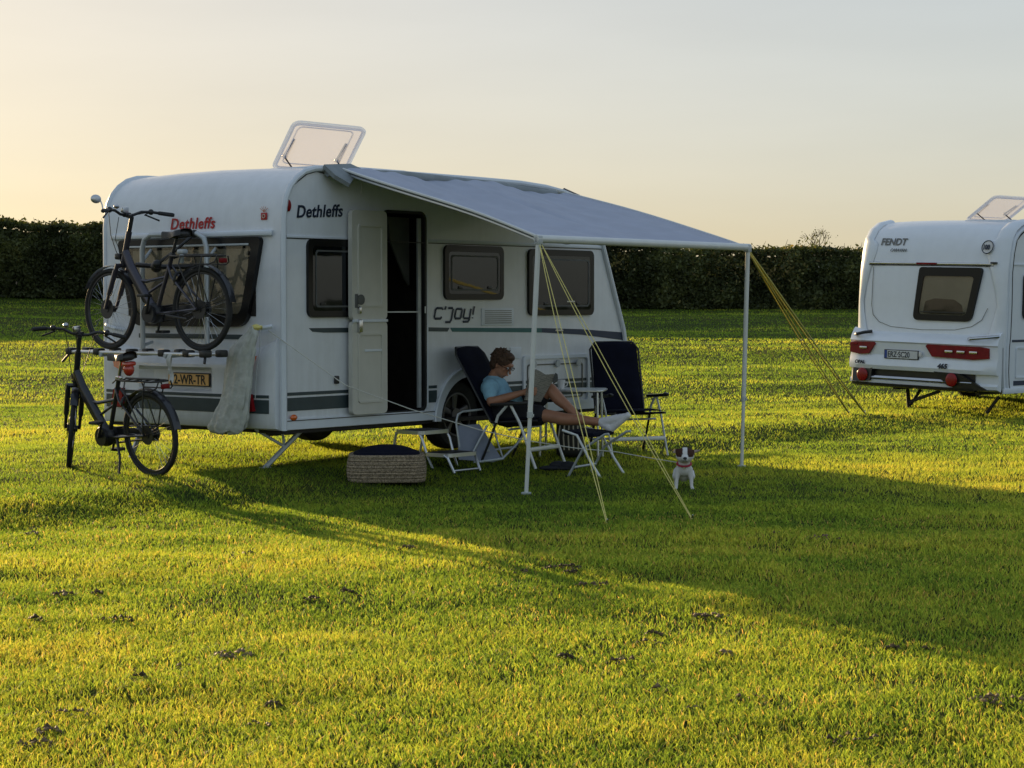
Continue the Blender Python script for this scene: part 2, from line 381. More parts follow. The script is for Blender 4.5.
# side wheel arch, well and wheels
for y, s in ((0, -1), (W_, 1)):
    b = MB()
    o = [(AX + (AR + .075) * math.cos(R(a)), y + s * .03, AZ + (AR + .075) * math.sin(R(a))) for a in range(2, 179, 8)]
    i_ = [(AX + (AR - .01) * math.cos(R(a)), y + s * .03, AZ + (AR - .01) * math.sin(R(a))) for a in range(2, 179, 8)]
    b.prism(o + list(reversed(i_)), (0, -s * .032, 0)); b.tube([(p[0], p[1] + s * .004, p[2]) for p in o], .012, 6)
    b.build('wheel_arch', M['trim'], cv)
    b = MB(); yi = y - s * .42
    b.grid(lambda u, v: (AX + AR * math.cos(R(180 * u)), y + (yi - y) * v, AZ + AR * math.sin(R(180 * u))), 16, 1)
    b.prism([(AX + AR * math.cos(R(a)), yi, AZ + AR * math.sin(R(a))) for a in range(0, 181, 15)], (0, -s * .01, 0))
    b.build('wheel_well', M['blackrub'], cv)
    yc = y - s * .22
    wh = MB(); R0 = .32; wz = .355
    profw = [(.20, -.085), (.24, -.1), (.30, -.095), (R0, -.07), (R0 + .004, 0), (R0, .07), (.30, .095), (.24, .1), (.20, .085)]
    wh.grid(lambda u, v: (AX + profw[min(8, int(round(v * 8)))][0] * math.cos(2 * math.pi * u), yc + profw[min(8, int(round(v * 8)))][1], wz + profw[min(8, int(round(v * 8)))][0] * math.sin(2 * math.pi * u)), 40, 8, True)
    wheel = wh.build('wheel', M['tyre'], cv)
    rm = MB(); yf = yc + s * .06
    rm.torus((AX, yc + s * .085, wz), .195, .014, 'y', 36, 6)
    for q in range(5):
        a = R(72 * q + 18)
        rm.tube([(AX + .05 * math.cos(a), yf, wz + .05 * math.sin(a)), (AX + .19 * math.cos(a), yf + s * .01, wz + .19 * math.sin(a))], [.026, .036], 8, flat=.5)
    rm.cyl((AX, yf - s * .02, wz), (AX, yf + s * .025, wz), .06, 20)
    rm.build('rim', M['rimgrey'], wheel)
    MB().cyl((AX, yc - s * .02, wz), (AX, yc - s * .03, wz), .19, 24).build('brake_drum', M['blackpl'], wheel)
MB().cyl((AX, .3, .35), (AX, W_ - .3, .33), .04).bb(.3, 4.7, .45, .5, .25, .298).bb(.3, 4.7, 1.7, 1.75, .25, .298).build('chassis', M['blackpl'], cv)
b = MB(); b.tube([(4.4, .45, .27), (5.95, 1.08, .38)], .035, 6).tube([(4.4, 1.75, .27), (5.95, 1.12, .38)], .035, 6).cyl((5.6, 1.1, .85), (5.6, 1.1, .12), .025)
b.cyl((5.6, 1.08, .11), (5.6, 1.15, .11), .11); b.box((6.05, 1.1, .41), (.22, .08, .07), None, .02); b.build('drawbar', M['greyalu'], cv)

# windows on the door side
def side_window(x0, x1, z0, z1, curtain=False):
    out = rrect(x0, x1, z0, z1, .06); inn = rrect(x0 + .055, x1 - .055, z0 + .055, z1 - .06, .035)
    f = MB(); f.ringprism([(p[0], -.028, p[1]) for p in out], [(p[0], -.028, p[1]) for p in inn], (0, .032, 0))
    fr = f.build('window', M['winblack'], cv)
    MB().prism([(p[0], -.026, p[1]) for p in rrect(x0 + .05, x1 - .05, z0 + .05, z1 - .055, .035)], (0, .004, 0)).build('pane', M['sideglass'], fr)
    i2 = rrect(x0 + .085, x1 - .085, z0 + .085, z1 - .09, .03); i3 = rrect(x0 + .10, x1 - .10, z0 + .10, z1 - .105, .03)
    MB().ringprism([(p[0], -.030, p[1]) for p in i2], [(p[0], -.030, p[1]) for p in i3], (0, .003, 0)).build('inner_frame', M['darkgrey'], fr)
    MB().bb(x0 + .05, x1 - .05, -.012, -.003, z0 + .05, z1 - .055).build('blind', M['dark'], fr)
    b = MB()
    w = (x1 - x0 - .2)
    b.grid(lambda u, v: (x0 + .1 + w * (u * .34), -.017 + .003 * math.sin(u * 25), z0 + .1 + (z1 - z0 - .2) * v), 24, 2)
    b.build('curtain', M['darkgrey'], fr)
    for q in (.25, .75):
        MB().bb(x0 + (x1 - x0) * q - .03, x0 + (x1 - x0) * q + .03, -.034, -.026, z0 + .10, z0 + .125, .003).build('latch', M['blackpl'], fr)
    return fr
side_window(.29, .99, 1.27, 1.93)
side_window(2.07, 2.93, 1.42, 1.92)
side_window(3.32, 4.38, 1.27, 1.91)

# open door leaf folded flat against the wall, and the dark doorway
door = MB(); 
dz = [(DZ0, 1.235), (1.245, DZ1)]
for z0, z1 in dz:
    rr = rrect(.765, 1.215, z0, z1, .045)
    door.prism([(p[0], -.085, p[1]) for p in rr], (0, .045, 0))
dl = door.build('door', M['cream'], cv, 30)
for z0, z1, m_ in ((DZ0 + .10, 1.235 - .10, 0), (1.36, DZ1 - .12, 1)):
    o = rrect(.835, 1.155, z0, z1, .03); i_ = rrect(.855, 1.135, z0 + .02, z1 - .02, .02)
    MB().ringprism([(p[0], -.097, p[1]) for p in o], [(p[0], -.097, p[1]) for p in i_], (0, .013, 0)).build('panel_rim', M['cream'], dl)
MB().bb(.92, 1.16, -.094, -.084, .97, .99, .003).build('grip_ledge', M['trim'], dl)
MB().bb(.77, 1.21, -.10, -.08, 1.225, 1.25, .005).build('middle_rail', M['trim'], dl)
MB().cyl((.86, -.085, 1.42), (.86, -.105, 1.42), .045).bb(.80, .825, -.10, -.083, 1.35, 1.47, .004).build('lock', M['darkgrey'], dl)
MB().bb(.825, .87, -.115, -.084, 1.14, 1.25, .008).bb(.83, .86, -.112, -.083, 1.30, 1.36, .008).build('handle', M['chrome'], dl)
fr = MB(); o = rrect(DX0 - .02, DX1 + .02, DZ0 - .02, DZ1 + .02, .08); i_ = rrect(DX0 + .005, DX1 - .005, DZ0 + .005, DZ1 - .005, .065)
fr.ringprism([(p[0], -.012, p[1]) for p in o], [(p[0], -.012, p[1]) for p in i_], (0, .06, 0)); dfr = fr.build('door_frame', M['blackrub'], cv)
MB().bb(DX1 + .025, DX1 + .045, -.01, .002, .44, 2.18).build('door_trim', M['trim'], cv)
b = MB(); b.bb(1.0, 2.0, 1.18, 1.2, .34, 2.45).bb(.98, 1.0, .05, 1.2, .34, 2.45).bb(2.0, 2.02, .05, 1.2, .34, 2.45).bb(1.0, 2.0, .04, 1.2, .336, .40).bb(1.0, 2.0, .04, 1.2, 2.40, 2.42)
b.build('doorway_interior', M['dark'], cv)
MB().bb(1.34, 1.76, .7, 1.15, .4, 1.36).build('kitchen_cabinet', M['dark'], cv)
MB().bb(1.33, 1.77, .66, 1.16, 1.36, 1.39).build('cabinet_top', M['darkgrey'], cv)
b = MB(); b.prism([(1.50, .16, 2.16), (1.79, .16, 2.16), (1.79, .16, 1.55), (1.74, .16, 1.60), (1.62, .16, 1.80), (1.53, .16, 1.95)], (0, .02, 0)); b.build('inner_wardrobe', M['darkgrey'], cv)
b = MB(); b.bb(1.745, 1.785, .015, .035, .45, 2.15); b.build('fly_screen_cassette', M['greyalu'], cv)
MB().bb(1.29, 1.745, .012, .016, 1.305, 1.318).build('fly_screen_bar', M['greyalu'], cv)
MB().cyl((1.80, -.02, 1.30), (1.80, -.02, 1.36), .006).build('screen_pull', M['polewhite'], cv)
# side fittings
MB().sphere((.075, -.012, 2.2), .05, 16, (.55, .25, 1)).build('marker_lamp', M['darkred'], cv)
MB().sphere((.115, -.02, .435), .042, 16, (1, .35, .62)).build('side_reflector', M['orange'], cv)
MB().bb(.62, .665, -.03, .0, .70, .77, .01).build('socket_cover', M['blackpl'], cv)
v = MB(); v.bb(2.62, 3.10, -.014, .001, 1.18, 1.34, .006); vt = v.build('fridge_vent', M['trim'], cv)
s_ = MB()
for q in range(7): s_.bb(2.66, 3.06, -.018, -.013, 1.20 + q * .019, 1.207 + q * .019)
s_.build('slats', M['greytext'], vt)
MB().bb(3.05, 3.22, -.012, .001, .86, .97, .01).build('mains_inlet', M['trim'], cv)
o = rrect(3.24, 4.32, .40, .885, .04); i_ = rrect(3.275, 4.285, .43, .85, .03)
f = MB(); f.ringprism([(p[0], -.022, p[1]) for p in o], [(p[0], -.022, p[1]) for p in i_], (0, .022, 0)); lk = f.build('locker_door', M['trim'], cv)
o = rrect(3.32, 4.22, .46, .80, .03); i_ = rrect(3.332, 4.208, .472, .788, .025)
MB().ringprism([(p[0], -.008, p[1]) for p in o], [(p[0], -.008, p[1]) for p in i_], (0, .008, 0)).build('panel_groove', M['greytext'], lk)
for q in (3.40, 3.78, 4.12): MB().cyl((q, -.02, .80), (q, -.035, .80), .035).build('lock', M['greyalu'], lk)
# lettering on the side
lettering('Dethleffs', .145, (.17, -.004, 2.105), (1, 0, .05), (-.05, 0, 1), M['text'], cv, 'lettering', .22, .003, .002, 1.0, 1.06)
def strokes(polys, origin, xd, ud, h, w, m, parent, r=.011, shear=.25):
    b = MB(); xd = Vector(xd); ud = Vector(ud)
    for pl in polys: b.tube([Vector(origin) + xd * ((p[0] + shear * p[1]) * w) + ud * (p[1] * h) for p in pl], r, 6, flat=.35)
    return b.build('lettering', m, parent)
CJ = [[(.95, .85), (.85, 1), (.15, 1), (0, .85), (0, .15), (.12, 0), (.85, 0), (.95, .15)], [(1.3, 1.15), (1.25, .85)],
      [(1.68, 1), (2.25, 1), (2.35, .9), (2.35, -.15), (2.2, -.35), (1.6, -.35)],
      [(2.75, .8), (2.75, .12), (2.87, 0), (3.5, 0), (3.6, .12), (3.6, .8), (3.5, .92), (2.87, .92), (2.75, .8)],
      [(3.95, .92), (3.95, .15), (4.05, 0), (4.8, 0)], [(4.8, .92), (4.8, -.15), (4.68, -.32), (4.0, -.32)], [(5.2, 1.15), (5.2, .35)], [(5.2, .08), (5.2, 0)]]
strokes(CJ, (1.94, -.006, 1.25), (1, 0, 0), (0, 0, 1), .095, .105, M['text'], cv)

# ---- back of the near caravan
b = MB()
b.tube([(-.012, .10, 1.975), (-.035, .13, 1.975), (-.035, W_ - .13, 1.975), (-.012, W_ - .10, 1.975)], .026, 8, flat=.8); b.build('rear_rail', M['trim'], cv)
wout = rpoly([(.20, 1.945), (2.0, 1.945), (1.82, 1.19), (.38, 1.19)], [.06, .06, .14, .14])
winn = rpoly([(.31, 1.87), (1.89, 1.87), (1.76, 1.29), (.45, 1.29)], [.05, .05, .08, .08])
f = MB(); f.ringprism([(-.045, *p) for p in wout], [(-.045, *p) for p in winn], (.045, 0, 0)); rw = f.build('rear_window', M['winblack'], cv)
MB().prism([(-.042, *p) for p in rpoly([(.30, 1.88), (1.90, 1.88), (1.77, 1.28), (.44, 1.28)], .05)], (.004, 0, 0)).build('pane', M['glass'], rw)
MB().bb(-.006, -.002, .30, 1.9, 1.28, 1.9).build('backing', M['dark'], rw)
for y0, y1 in ((.38, 1.10), (1.10, 1.82)):
    b = MB(); b.grid(lambda u, v: (-.018 + .007 * math.sin(u * 40 + 2 * v) * (.4 + .6 * math.sin(u * 9)), y0 + (y1 - y0) * u, 1.30 + .55 * v), 60, 6); b.build('curtain', M['curtain'], rw)
MB().bb(-.052, -.044, .34, 1.86, 1.875, 1.892, .003).build('hinge_rail', M['greyalu'], rw)
def bump_x(t): return .45 + .55 * (1 - abs(2 * t - 1) ** 4)
bsec = [(0, .98), (-.05, .955), (-.125, .87), (-.13, .845), (-.06, .815), (-.055, .655), (-.13, .635), (-.135, .50), (-.13, .40), (-.10, .345), (0, .335)]
def bpt(i, y):
    t = y / W_; sx, sz = bsec[i]; e = abs(2 * t - 1) ** 5
    xx = sx
    if i in (4, 5) and (t < .33 or t > .70): xx = -.125
    z = sz + (e * .13 if i <= 1 else (e * .10 if i <= 3 else 0))
    return (xx * bump_x(t), .03 + y * (W_ - .06) / W_, z)
ys = [0, .06, .12, .2, .3, .45, .6, .70, .735, .9, 1.1, 1.3, 1.5, 1.53, 1.65, 1.8, 1.95, 2.05, 2.12, 2.2]
b = MB(); V = [[b.bm.verts.new(bpt(i, y)) for i in range(len(bsec))] for y in ys]
for a in range(len(ys) - 1):
    for i in range(len(bsec) - 1): b.bm.faces.new((V[a][i], V[a + 1][i], V[a + 1][i + 1], V[a][i + 1]))
b.bm.faces.new(V[0]); b.bm.faces.new(list(reversed(V[-1])))
b.build('rear_bumper', M['white'], cv, 28)
def bstripe(z0, z1, m, y0=.05, y1=2.15):
    b = MB(); n = 24
    def f(u, v):
        y = y0 + (y1 - y0) * u; t = y / W_; z = z0 + (z1 - z0) * v
        x = (-.13 - .004) * bump_x(t) - .003
        return (x - .002, .03 + y * (W_ - .06) / W_, z)
    b.grid(f, n, 1); b.build('stripe', m, cv)
bstripe(.47, .585, M['band']); bstripe(.60, .625, M['band'])
# licence plate
pz, py0, py1 = .735, .78, 1.30
pl_ = MB().bb(-.085, -.070, py0, py1, pz - .058, pz + .058, .004).build('licence_plate', M['plateblack'], cv)
MB().bb(-.090, -.084, py0 + .01, py1 - .01, pz - .048, pz + .048).build('plate_face', M['plate'], pl_)
lettering('92-WR-TR', .115, (-.092, py1 - .03, pz - .038), (0, -1, 0), (0, 0, 1), M['plateblack'], pl_, 'plate_characters', 0, .002, .001, .86)
# lamps
for y0, y1 in ((.21, .37), (1.83, 1.99)):
    b = MB(); s = -1 if y0 > 1 else 1
    a = y0 if s == 1 else y1; c = y1 if s == 1 else y0
    b.prism([(-.135, c, .93), (-.125, a, .95), (-.135, a + s * .04, .83), (-.14, c - s * .02, .80), (-.14, c, .84)], (.04, 0, 0)); b.build('tail_lamp', M['orange'], cv, 30)
    b = MB(); b.prism([(-.148, c, .645), (-.138, a + s * .03, .63), (-.138, a, .49), (-.148, c, .47)], (.04, 0, 0)); b.build('tail_lamp', M['redlens'], cv, 30)
for sg in ((.06, .28),):
    b = MB(); b.tube([(-.05, sg[0], 1.20), (-.09, sg[0] + .06, 1.185), (-.09, sg[1] - .05, 1.165), (-.03, sg[1], 1.15)], .018, 8); b.build('grab_handle', M['trim'], cv)
b = MB(); b.tube([(-.05, 2.14, 1.20), (-.09, 2.08, 1.185), (-.09, 1.97, 1.165), (-.03, 1.92, 1.15)], .018, 8); b.build('grab_handle', M['trim'], cv)
MB().bb(-.012, .0, .44, 1.76, 1.085, 1.125, .003).build('lower_trim', M['band'], cv)
lettering('Dethleffs', .135, (-.006, 1.35, 2.03), (0, -1, 0), (0, 0, 1), M['red'], cv, 'lettering', .22, .0025, .002, 1.02, 1.1)
b = MB(); b.bb(-.006, 0, .165, .235, 2.085, 2.145, .002); bd = b.build('sticker', M['red'], cv)
MB().torus((-.008, .20, 2.115), .015, .004, 'x', 16, 5).build('sticker_ring', M['pale'], bd)
b = MB()
for a in (-50, -25, 0, 25, 50): b.tube([(-.005, .2, 2.15), (-.005, .2 + .06 * math.sin(R(a)), 2.15 + .05 * math.cos(R(a)))], .0025, 4)
b.build('sticker_rays', M['badge'], bd)
# corner steadies
def steady(y, s):
    b = MB(); x = .16
    b.tube([(x, y, .33), (x, y + s * .30, .02)], .022, 6); b.tube([(x - .02, y - s * .28, .33), (x, y + s * .10, .17)], .012, 6)
    b.tube([(x + .06, y + s * .02, .33), (x, y + s * .13, .19)], .012, 6); b.box((x, y + s * .30, .012), (.08, .09, .015), None, .004)
    b.build('corner_steady', M['greyalu'], cv)
st = MB(); 
st.tube([(.36, .12, .32), (.08, .29, -.0)], .022, 6); st.tube([(-.0, .32, .33), (.22, .20, .18)], .013, 6); st.tube([(.18, .18, .33), (.20, .18, .20)], .013, 6)
st.box((.08, .29, .0), (.09, .07, .015), None, .004); st.build('corner_steady', M['greyalu'], cv)
st = MB(); st.tube([(.35, 2.1, .32), (.05, 1.95, .0)], .024, 6); st.tube([(.0, 1.8, .33), (.2, 2.02, .18)], .013, 6); st.build('corner_steady', M['greyalu'], cv)
st = MB(); st.tube([(4.3, .25, .32), (4.6, .15, .0)], .024, 6); st.build('corner_steady', M['greyalu'], cv)

# opened roof light
lidm, nt, out = newmat('milky roof light plastic')
t = nt.nodes.new('ShaderNodeBsdfTransparent'); t.inputs[0].default_value = (.88, .82, .79, 1)
d = nt.nodes.new('ShaderNodeBsdfTranslucent'); d.inputs[0].default_value = (.62, .76, 1.0, 1)
g = nt.nodes.new('ShaderNodeBsdfGlossy'); g.inputs['Roughness'].default_value = .15
m1 = nt.nodes.new('ShaderNodeMixShader'); m1.inputs[0].default_value = .24; m2 = nt.nodes.new('ShaderNodeMixShader'); m2.inputs[0].default_value = .06
nt.links.new(t.outputs[0], m1.inputs[1]); nt.links.new(d.outputs[0], m1.inputs[2]); nt.links.new(m1.outputs[0], m2.inputs[1]); nt.links.new(g.outputs[0], m2.inputs[2]); nt.links.new(m2.outputs[0], out.inputs[0])
M['lid'] = lidm
_m, _nt, _o = newmat('milky lid rim'); _a = _nt.nodes.new('ShaderNodeBsdfTranslucent'); _a.inputs[0].default_value = (.66, .80, 1.0, 1); _b = _nt.nodes.new('ShaderNodeBsdfPrincipled'); _b.inputs['Base Color'].default_value = (.7, .64, .62, 1)
_x = _nt.nodes.new('ShaderNodeMixShader'); _x.inputs[0].default_value = .6; _nt.links.new(_b.outputs[0], _x.inputs[1]); _nt.links.new(_a.outputs[0], _x.inputs[2]); _t = _nt.nodes.new('ShaderNodeBsdfTransparent'); _y = _nt.nodes.new('ShaderNodeMixShader'); _y.inputs[0].default_value = .25; _nt.links.new(_x.outputs[0], _y.inputs[1]); _nt.links.new(_t.outputs[0], _y.inputs[2]); _nt.links.new(_y.outputs[0], _o.inputs[0]); M['lidrim'] = _m
def rooflight(parent, x0, x1, yh, zh, dy, dz_):
    """lid hinged along y=yh, leaning by dy while rising dz"""
    up = Vector((0, dy, dz_)); n = Vector((1, 0, 0)).cross(up).normalized(); n = n if n.y < 0 else -n
    P = lambda a, b_, h=0: tuple(Vector((x0 + (x1 - x0) * a, yh, zh)) + up * b_ + n * h)
    rr = rrect(0, 1, 0, 1, .09, 4)
    lid = MB(); 
    pts = [P(p[0], p[1]) for p in rr]
    lid.prism(pts, tuple(n * .008))
    lo = lid.build('roof_light', M['lid'], parent, 30)
    MB().tube([P(p[0], p[1], .01) for p in rr], .022, 6, closed=True).build('lid_rim', M['lidrim'], lo)
    rr2 = rrect(.10, .88, .10, .90, .07, 4)
    MB().tube([P(p[0], p[1], -.01) for p in rr2], .006, 5, closed=True).build('inner_rim', M['lidrim'], lo)
    b = MB()
    for a in (.12, .86):
        b.tube([P(a, .62, -.015), P(a, .22, -.03)], .011, 6); b.tube([P(a, .22, -.03), tuple(Vector(P(a, 0, 0)) + Vector((0, dy * .55, -.02)))], .008, 6); b.sphere(P(a, .22, -.03), .02, 8)
    b.build('lid_struts', M['glasses'], lo)
    MB().bb(x0 - .04, x1 + .04, yh - .75 if dy < 0 else yh, yh if dy < 0 else yh + .75, zh - .07, zh - .01, .015).build('roof_light_frame', M['trim'], parent)
rooflight(cv, .88, 1.80, .98, 2.60, -.27, .39)
for x0, x1, y0, y1 in ((3.30, 3.95, .45, 1.0), (1.95, 2.4, .6, 1.0)):
    b = MB(); b.grid(lambda u, v: (x0 + (x1 - x0) * u, y0 + (y1 - y0) * v, 2.53 + .065 * (1 - abs(2 * u - 1) ** 3) * (1 - abs(2 * v - 1) ** 4)), 14, 8); b.build('roof_vent', M['trim'], cv)
b = MB(); b.tube([(p[0] + .01, .0, p[1] + .018) for p in prof if 3.8 < p[0] < 4.5], .026, 6); b.build('front_roof_seal', M['glasses'], cv)

# ---- bicycle rack bolted to the back
rk = MB(); xr = -.14
rk.tube([(xr, 1.56, .93), (xr, 1.56, 1.86), (xr, 1.53, 1.94), (xr, 1.45, 1.98), (xr, .86, 1.98), (xr, .78, 1.94), (xr, .75, 1.86), (xr, .75, .93)], .022, 10)
for y in (.75, 1.56):
    rk.tube([(xr, y, .97), (-.62, y, .95)], .018, 8); rk.tube([(xr, y, 1.75), (-.03, y, 1.86)], .014, 8); rk.tube([(xr, y, 1.02), (-.03, y, 1.05)], .014, 8)
rack = rk.build('bicycle_rack', M['greyalu'], cv)
for x in (-.40, -.58):
    MB().bb(x - .035, x + .035, .28, 2.02, .955, .985, .012).build('wheel_tray', M['alu'], rack)
b = MB()
for x in (-.40, -.58):
    for y in (.30, .50, .80, 1.20, 1.62, 1.98): b.box((x, y, .975), (.09, .07, .06), None, .015)
b.tube([(-.58, .30, .96), (-.62, .27, .90)], .012, 6); b.tube([(-.58, 2.0, .96), (-.62, 2.06, .88)], .012, 6)
b.build('tray_clamps', M['blackpl'], rack)
b = MB(); b.tube([(xr, .9, 1.98), (-.3, .95, 1.84), (-.38, 1.1, 1.72)], .014, 8); b.sphere((-.38, 1.1, 1.72), .04, 10); b.sphere((xr, .9, 1.98), .035, 10); b.sphere((xr, 1.2, 1.97), .03, 10)
b.tube([(-.30, 1.45, 1.72), (-.30, 1.15, 1.70), (xr, .80, 1.70)], .022, 8); b.sphere((-.30, 1.20, 1.70), .05, 10)
b.build('holding_arm', M['blackpl'], rack)
b = MB(); b.grid(lambda u, v: (-.615 - .01 * math.sin(v * 7), .66 + .05 * u + .015 * math.sin(v * 5), .97 - .24 * v + .02 * u * v), 3, 12); b.grid(lambda u, v: (-.60 + .01 * math.sin(v * 6), .72 - .03 * u, .97 - .17 * v), 3, 10); b.build('hanging_strap', M['cover'], rack)

# ================================================================== awning
aw = thing('awning', 'light grey roll-out awning on two thin poles along the open-door caravan', 'awning', tuple(VAN), VTH)
WX0, WX1, BX0, BX1, BV, BZ = .66, 3.82, .60, 3.72, -2.22, 1.895
b = MB(); b.tube([(.50, -.05, 2.50), (1.5, -.05, 2.515), (2.8, -.05, 2.485), (3.70, -.05, 2.44)], .040, 12); b.build('roller_case', M['bagfab'], aw)
def fab(u, v, off=0):
    # u along the wall, v out to the front bar
    x = (WX0 * (1 - v) + BX0 * v) + ((WX1 - WX0) * (1 - v) + (BX1 - BX0) * v) * u
    z = (2.525 - .075 * u * u) * (1 - v) + BZ * v
    z += math.sin(math.pi * v) * (.008 * u ** 2 - .05 * math.sin(math.pi * u) - .004)  # sags at both ends, held up by the middle rafter
    z += .006 * math.sin(u * 90 + 9 * v + 2 * math.sin(5 * v)) * math.exp(-((v - .97) / .18) ** 2) + .006 * math.sin(u * 70 - 5 * v) * math.exp(-((v - .02) / .15) ** 2) + .024 * math.sin(u * 13 + v * 3) + .010 * math.sin(u * 31 - v * 6) * (1 - u) + .012 * abs(math.sin(u * 9 + v * 1.3)) ** 6 * math.sin(math.pi * v) + .006 * math.sin(u * 43 + 2) * math.sin(math.pi * v)
    z -= .028 * math.exp(-((u - .50) / .018) ** 2) * math.sin(math.pi * v)
    return (x, -.08 + (BV + .08) * v, z + off)
fm = M['fabric']; fn = fm.node_tree; fo_ = [q for q in fn.nodes if q.type == 'OUTPUT_MATERIAL'][0]; fb = [q for q in fn.nodes if q.type == 'BSDF_PRINCIPLED'][0]
ft_ = fn.nodes.new('ShaderNodeBsdfTranslucent'); ft_.inputs[0].default_value = (.42, .44, .52, 1); fx = fn.nodes.new('ShaderNodeMixShader'); fx.inputs[0].default_value = .14
fn.links.new(fb.outputs[0], fx.inputs[1]); fn.links.new(ft_.outputs[0], fx.inputs[2]); fn.links.new(fx.outputs[0], fo_.inputs[0])
b = MB(); b.grid(lambda u, v: fab(u, v), 130, 36); b.grid(lambda u, v: fab(u, v, -.003), 130, 36)
b.build('canopy', M['fabric'], aw, 60, norm=False)
b = MB(); b.tube([fab(0, v / 12, .004) for v in range(13)], .012, 6); b.build('canopy_hem', M['polewhite'], aw)
for us in (): MB().tube([fab(us, .02 + .96 * v / 20, .003) for v in range(21)], .003, 4).build('seam', M['fabric'], aw)
b = MB(); b.tube([fab(1, v / 12, .004) for v in range(13)], .008, 6); b.build('canopy_hem', M['polewhite'], aw)
for xx, u in ((.02, 0), (-.02, 1)):
    MB().tube([Vector(fab(u, v / 10, -.028)) + Vector((xx, 0, 0)) for v in range(11)], .013, 6).build('rafter', M['alu'], aw)
MB().tube([Vector(fab(.5, v / 10, -.02)) for v in range(11)], .012, 6).build('rafter', M['alu'], aw)
b = MB(); b.tube([(BX0 - .03, BV, BZ), (BX1 + .03, BV, BZ)], .032, 12, flat=.8); b.build('front_bar', M['polewhite'], aw)
b = MB(); b.prism([(.46, -.05, 2.56), (.80, -.04, 2.585), (.98, -.06, 2.53), (.76, -.16, 2.50), (.62, -.20, 2.40), (.50, -.14, 2.47)], (0, .02, -.03)); b.tube([(.9, -.12, 2.52), (1.02, -.14, 2.49)], .012, 6)
b.build('bag_flap', M['bagfab'], aw, 20)
b = MB(); b.tube([(.86, -.1, 2.50), (.88, -.1, 2.40), (.86, -.1, 2.32)], .003, 5); b.build('pull_cord', M['cord'], aw)
g1 = Vector((.112, 15.75, 0)); g1z = gz(g1.x, g1.y); g2 = Vector((2.095, 18.2, 0)); g2z = gz(g2.x, g2.y)
def inl(p):  # world -> awning local
    d = Vector(p) - VAN; return Vector((d.dot(VU), d.dot(VV), d.z))
poles = []
for top, foot, z in (((BX0 + .0, BV, BZ - .02), g1, g1z), ((BX1, BV, BZ - .02), g2, g2z)):
    f_ = inl((foot.x, foot.y, z)); t_ = Vector(top); mid = f_.lerp(t_, .315)
    b = MB(); b.tube([f_, mid], .0165, 10); b.tube([mid, t_], .021, 10); po = b.build('pole', M['polewhite'], aw)
    MB().tube([mid - Vector((0, 0, .02)), mid + Vector((0, 0, .025))], .025, 10).box(mid + Vector((.0, -.025, 0)), (.015, .02, .02)).build('pole_clamp', M['greyalu'], po)
    MB().box(f_ + Vector((0, 0, .01)), (.06, .06, .02), None, .006).build('pole_foot', M['greyalu'], po)
    MB().box(t_ + Vector((0, 0, .01)), (.06, .05, .07), None, .01).build('pole_head', M['greyalu'], po)
def rope(top, pegpx, Y, slider=.5, rr=.0033):
    pg = at(pegpx[0], pegpx[1], Y); pg.z = gz(pg.x, pg.y) + .01; p = inl(pg); t_ = Vector(top)
    side_ = Vector((p.y - t_.y, -(p.x - t_.x), 0)).normalized()
    b = MB()
    for s in (-1, 1):
        b.tube([t_] + [t_.lerp(p, q / 8) + side_ * s * (.016 * math.sin(math.pi * q / 8) + .003) + Vector((0, 0, -.03 * math.sin(math.pi * q / 8))) for q in range(1, 8)] + [p + side_ * s * .003], rr, 5)
    r = b.build('guy_rope', M['rope'], aw)
    q = t_.lerp(p, slider); MB().box(q + Vector((0, 0, -.028)), (.035, .05, .012), None, .004).build('rope_slider', M['pale'], r)
    d = (p - t_); d.z = 0; d.normalize()
    MB().tube([p + Vector((0, 0, .03)) + d * .01, p - d * .04 - Vector((0, 0, .05))], .005, 6).build('peg', M['chrome'], r)
rope((BX0 + .01, BV, BZ - .03), (607, 525), 13.54, .33)
rope((BX0 + .03, BV, BZ - .03), (692, 520), 13.85, .22)
rope((BX1 + .02, BV, BZ - .03), (865, 414), 24.6, .45, .0085)
rope((BX1 + .02, BV, BZ - .05), (849, 414), 24.6, .45, .007)
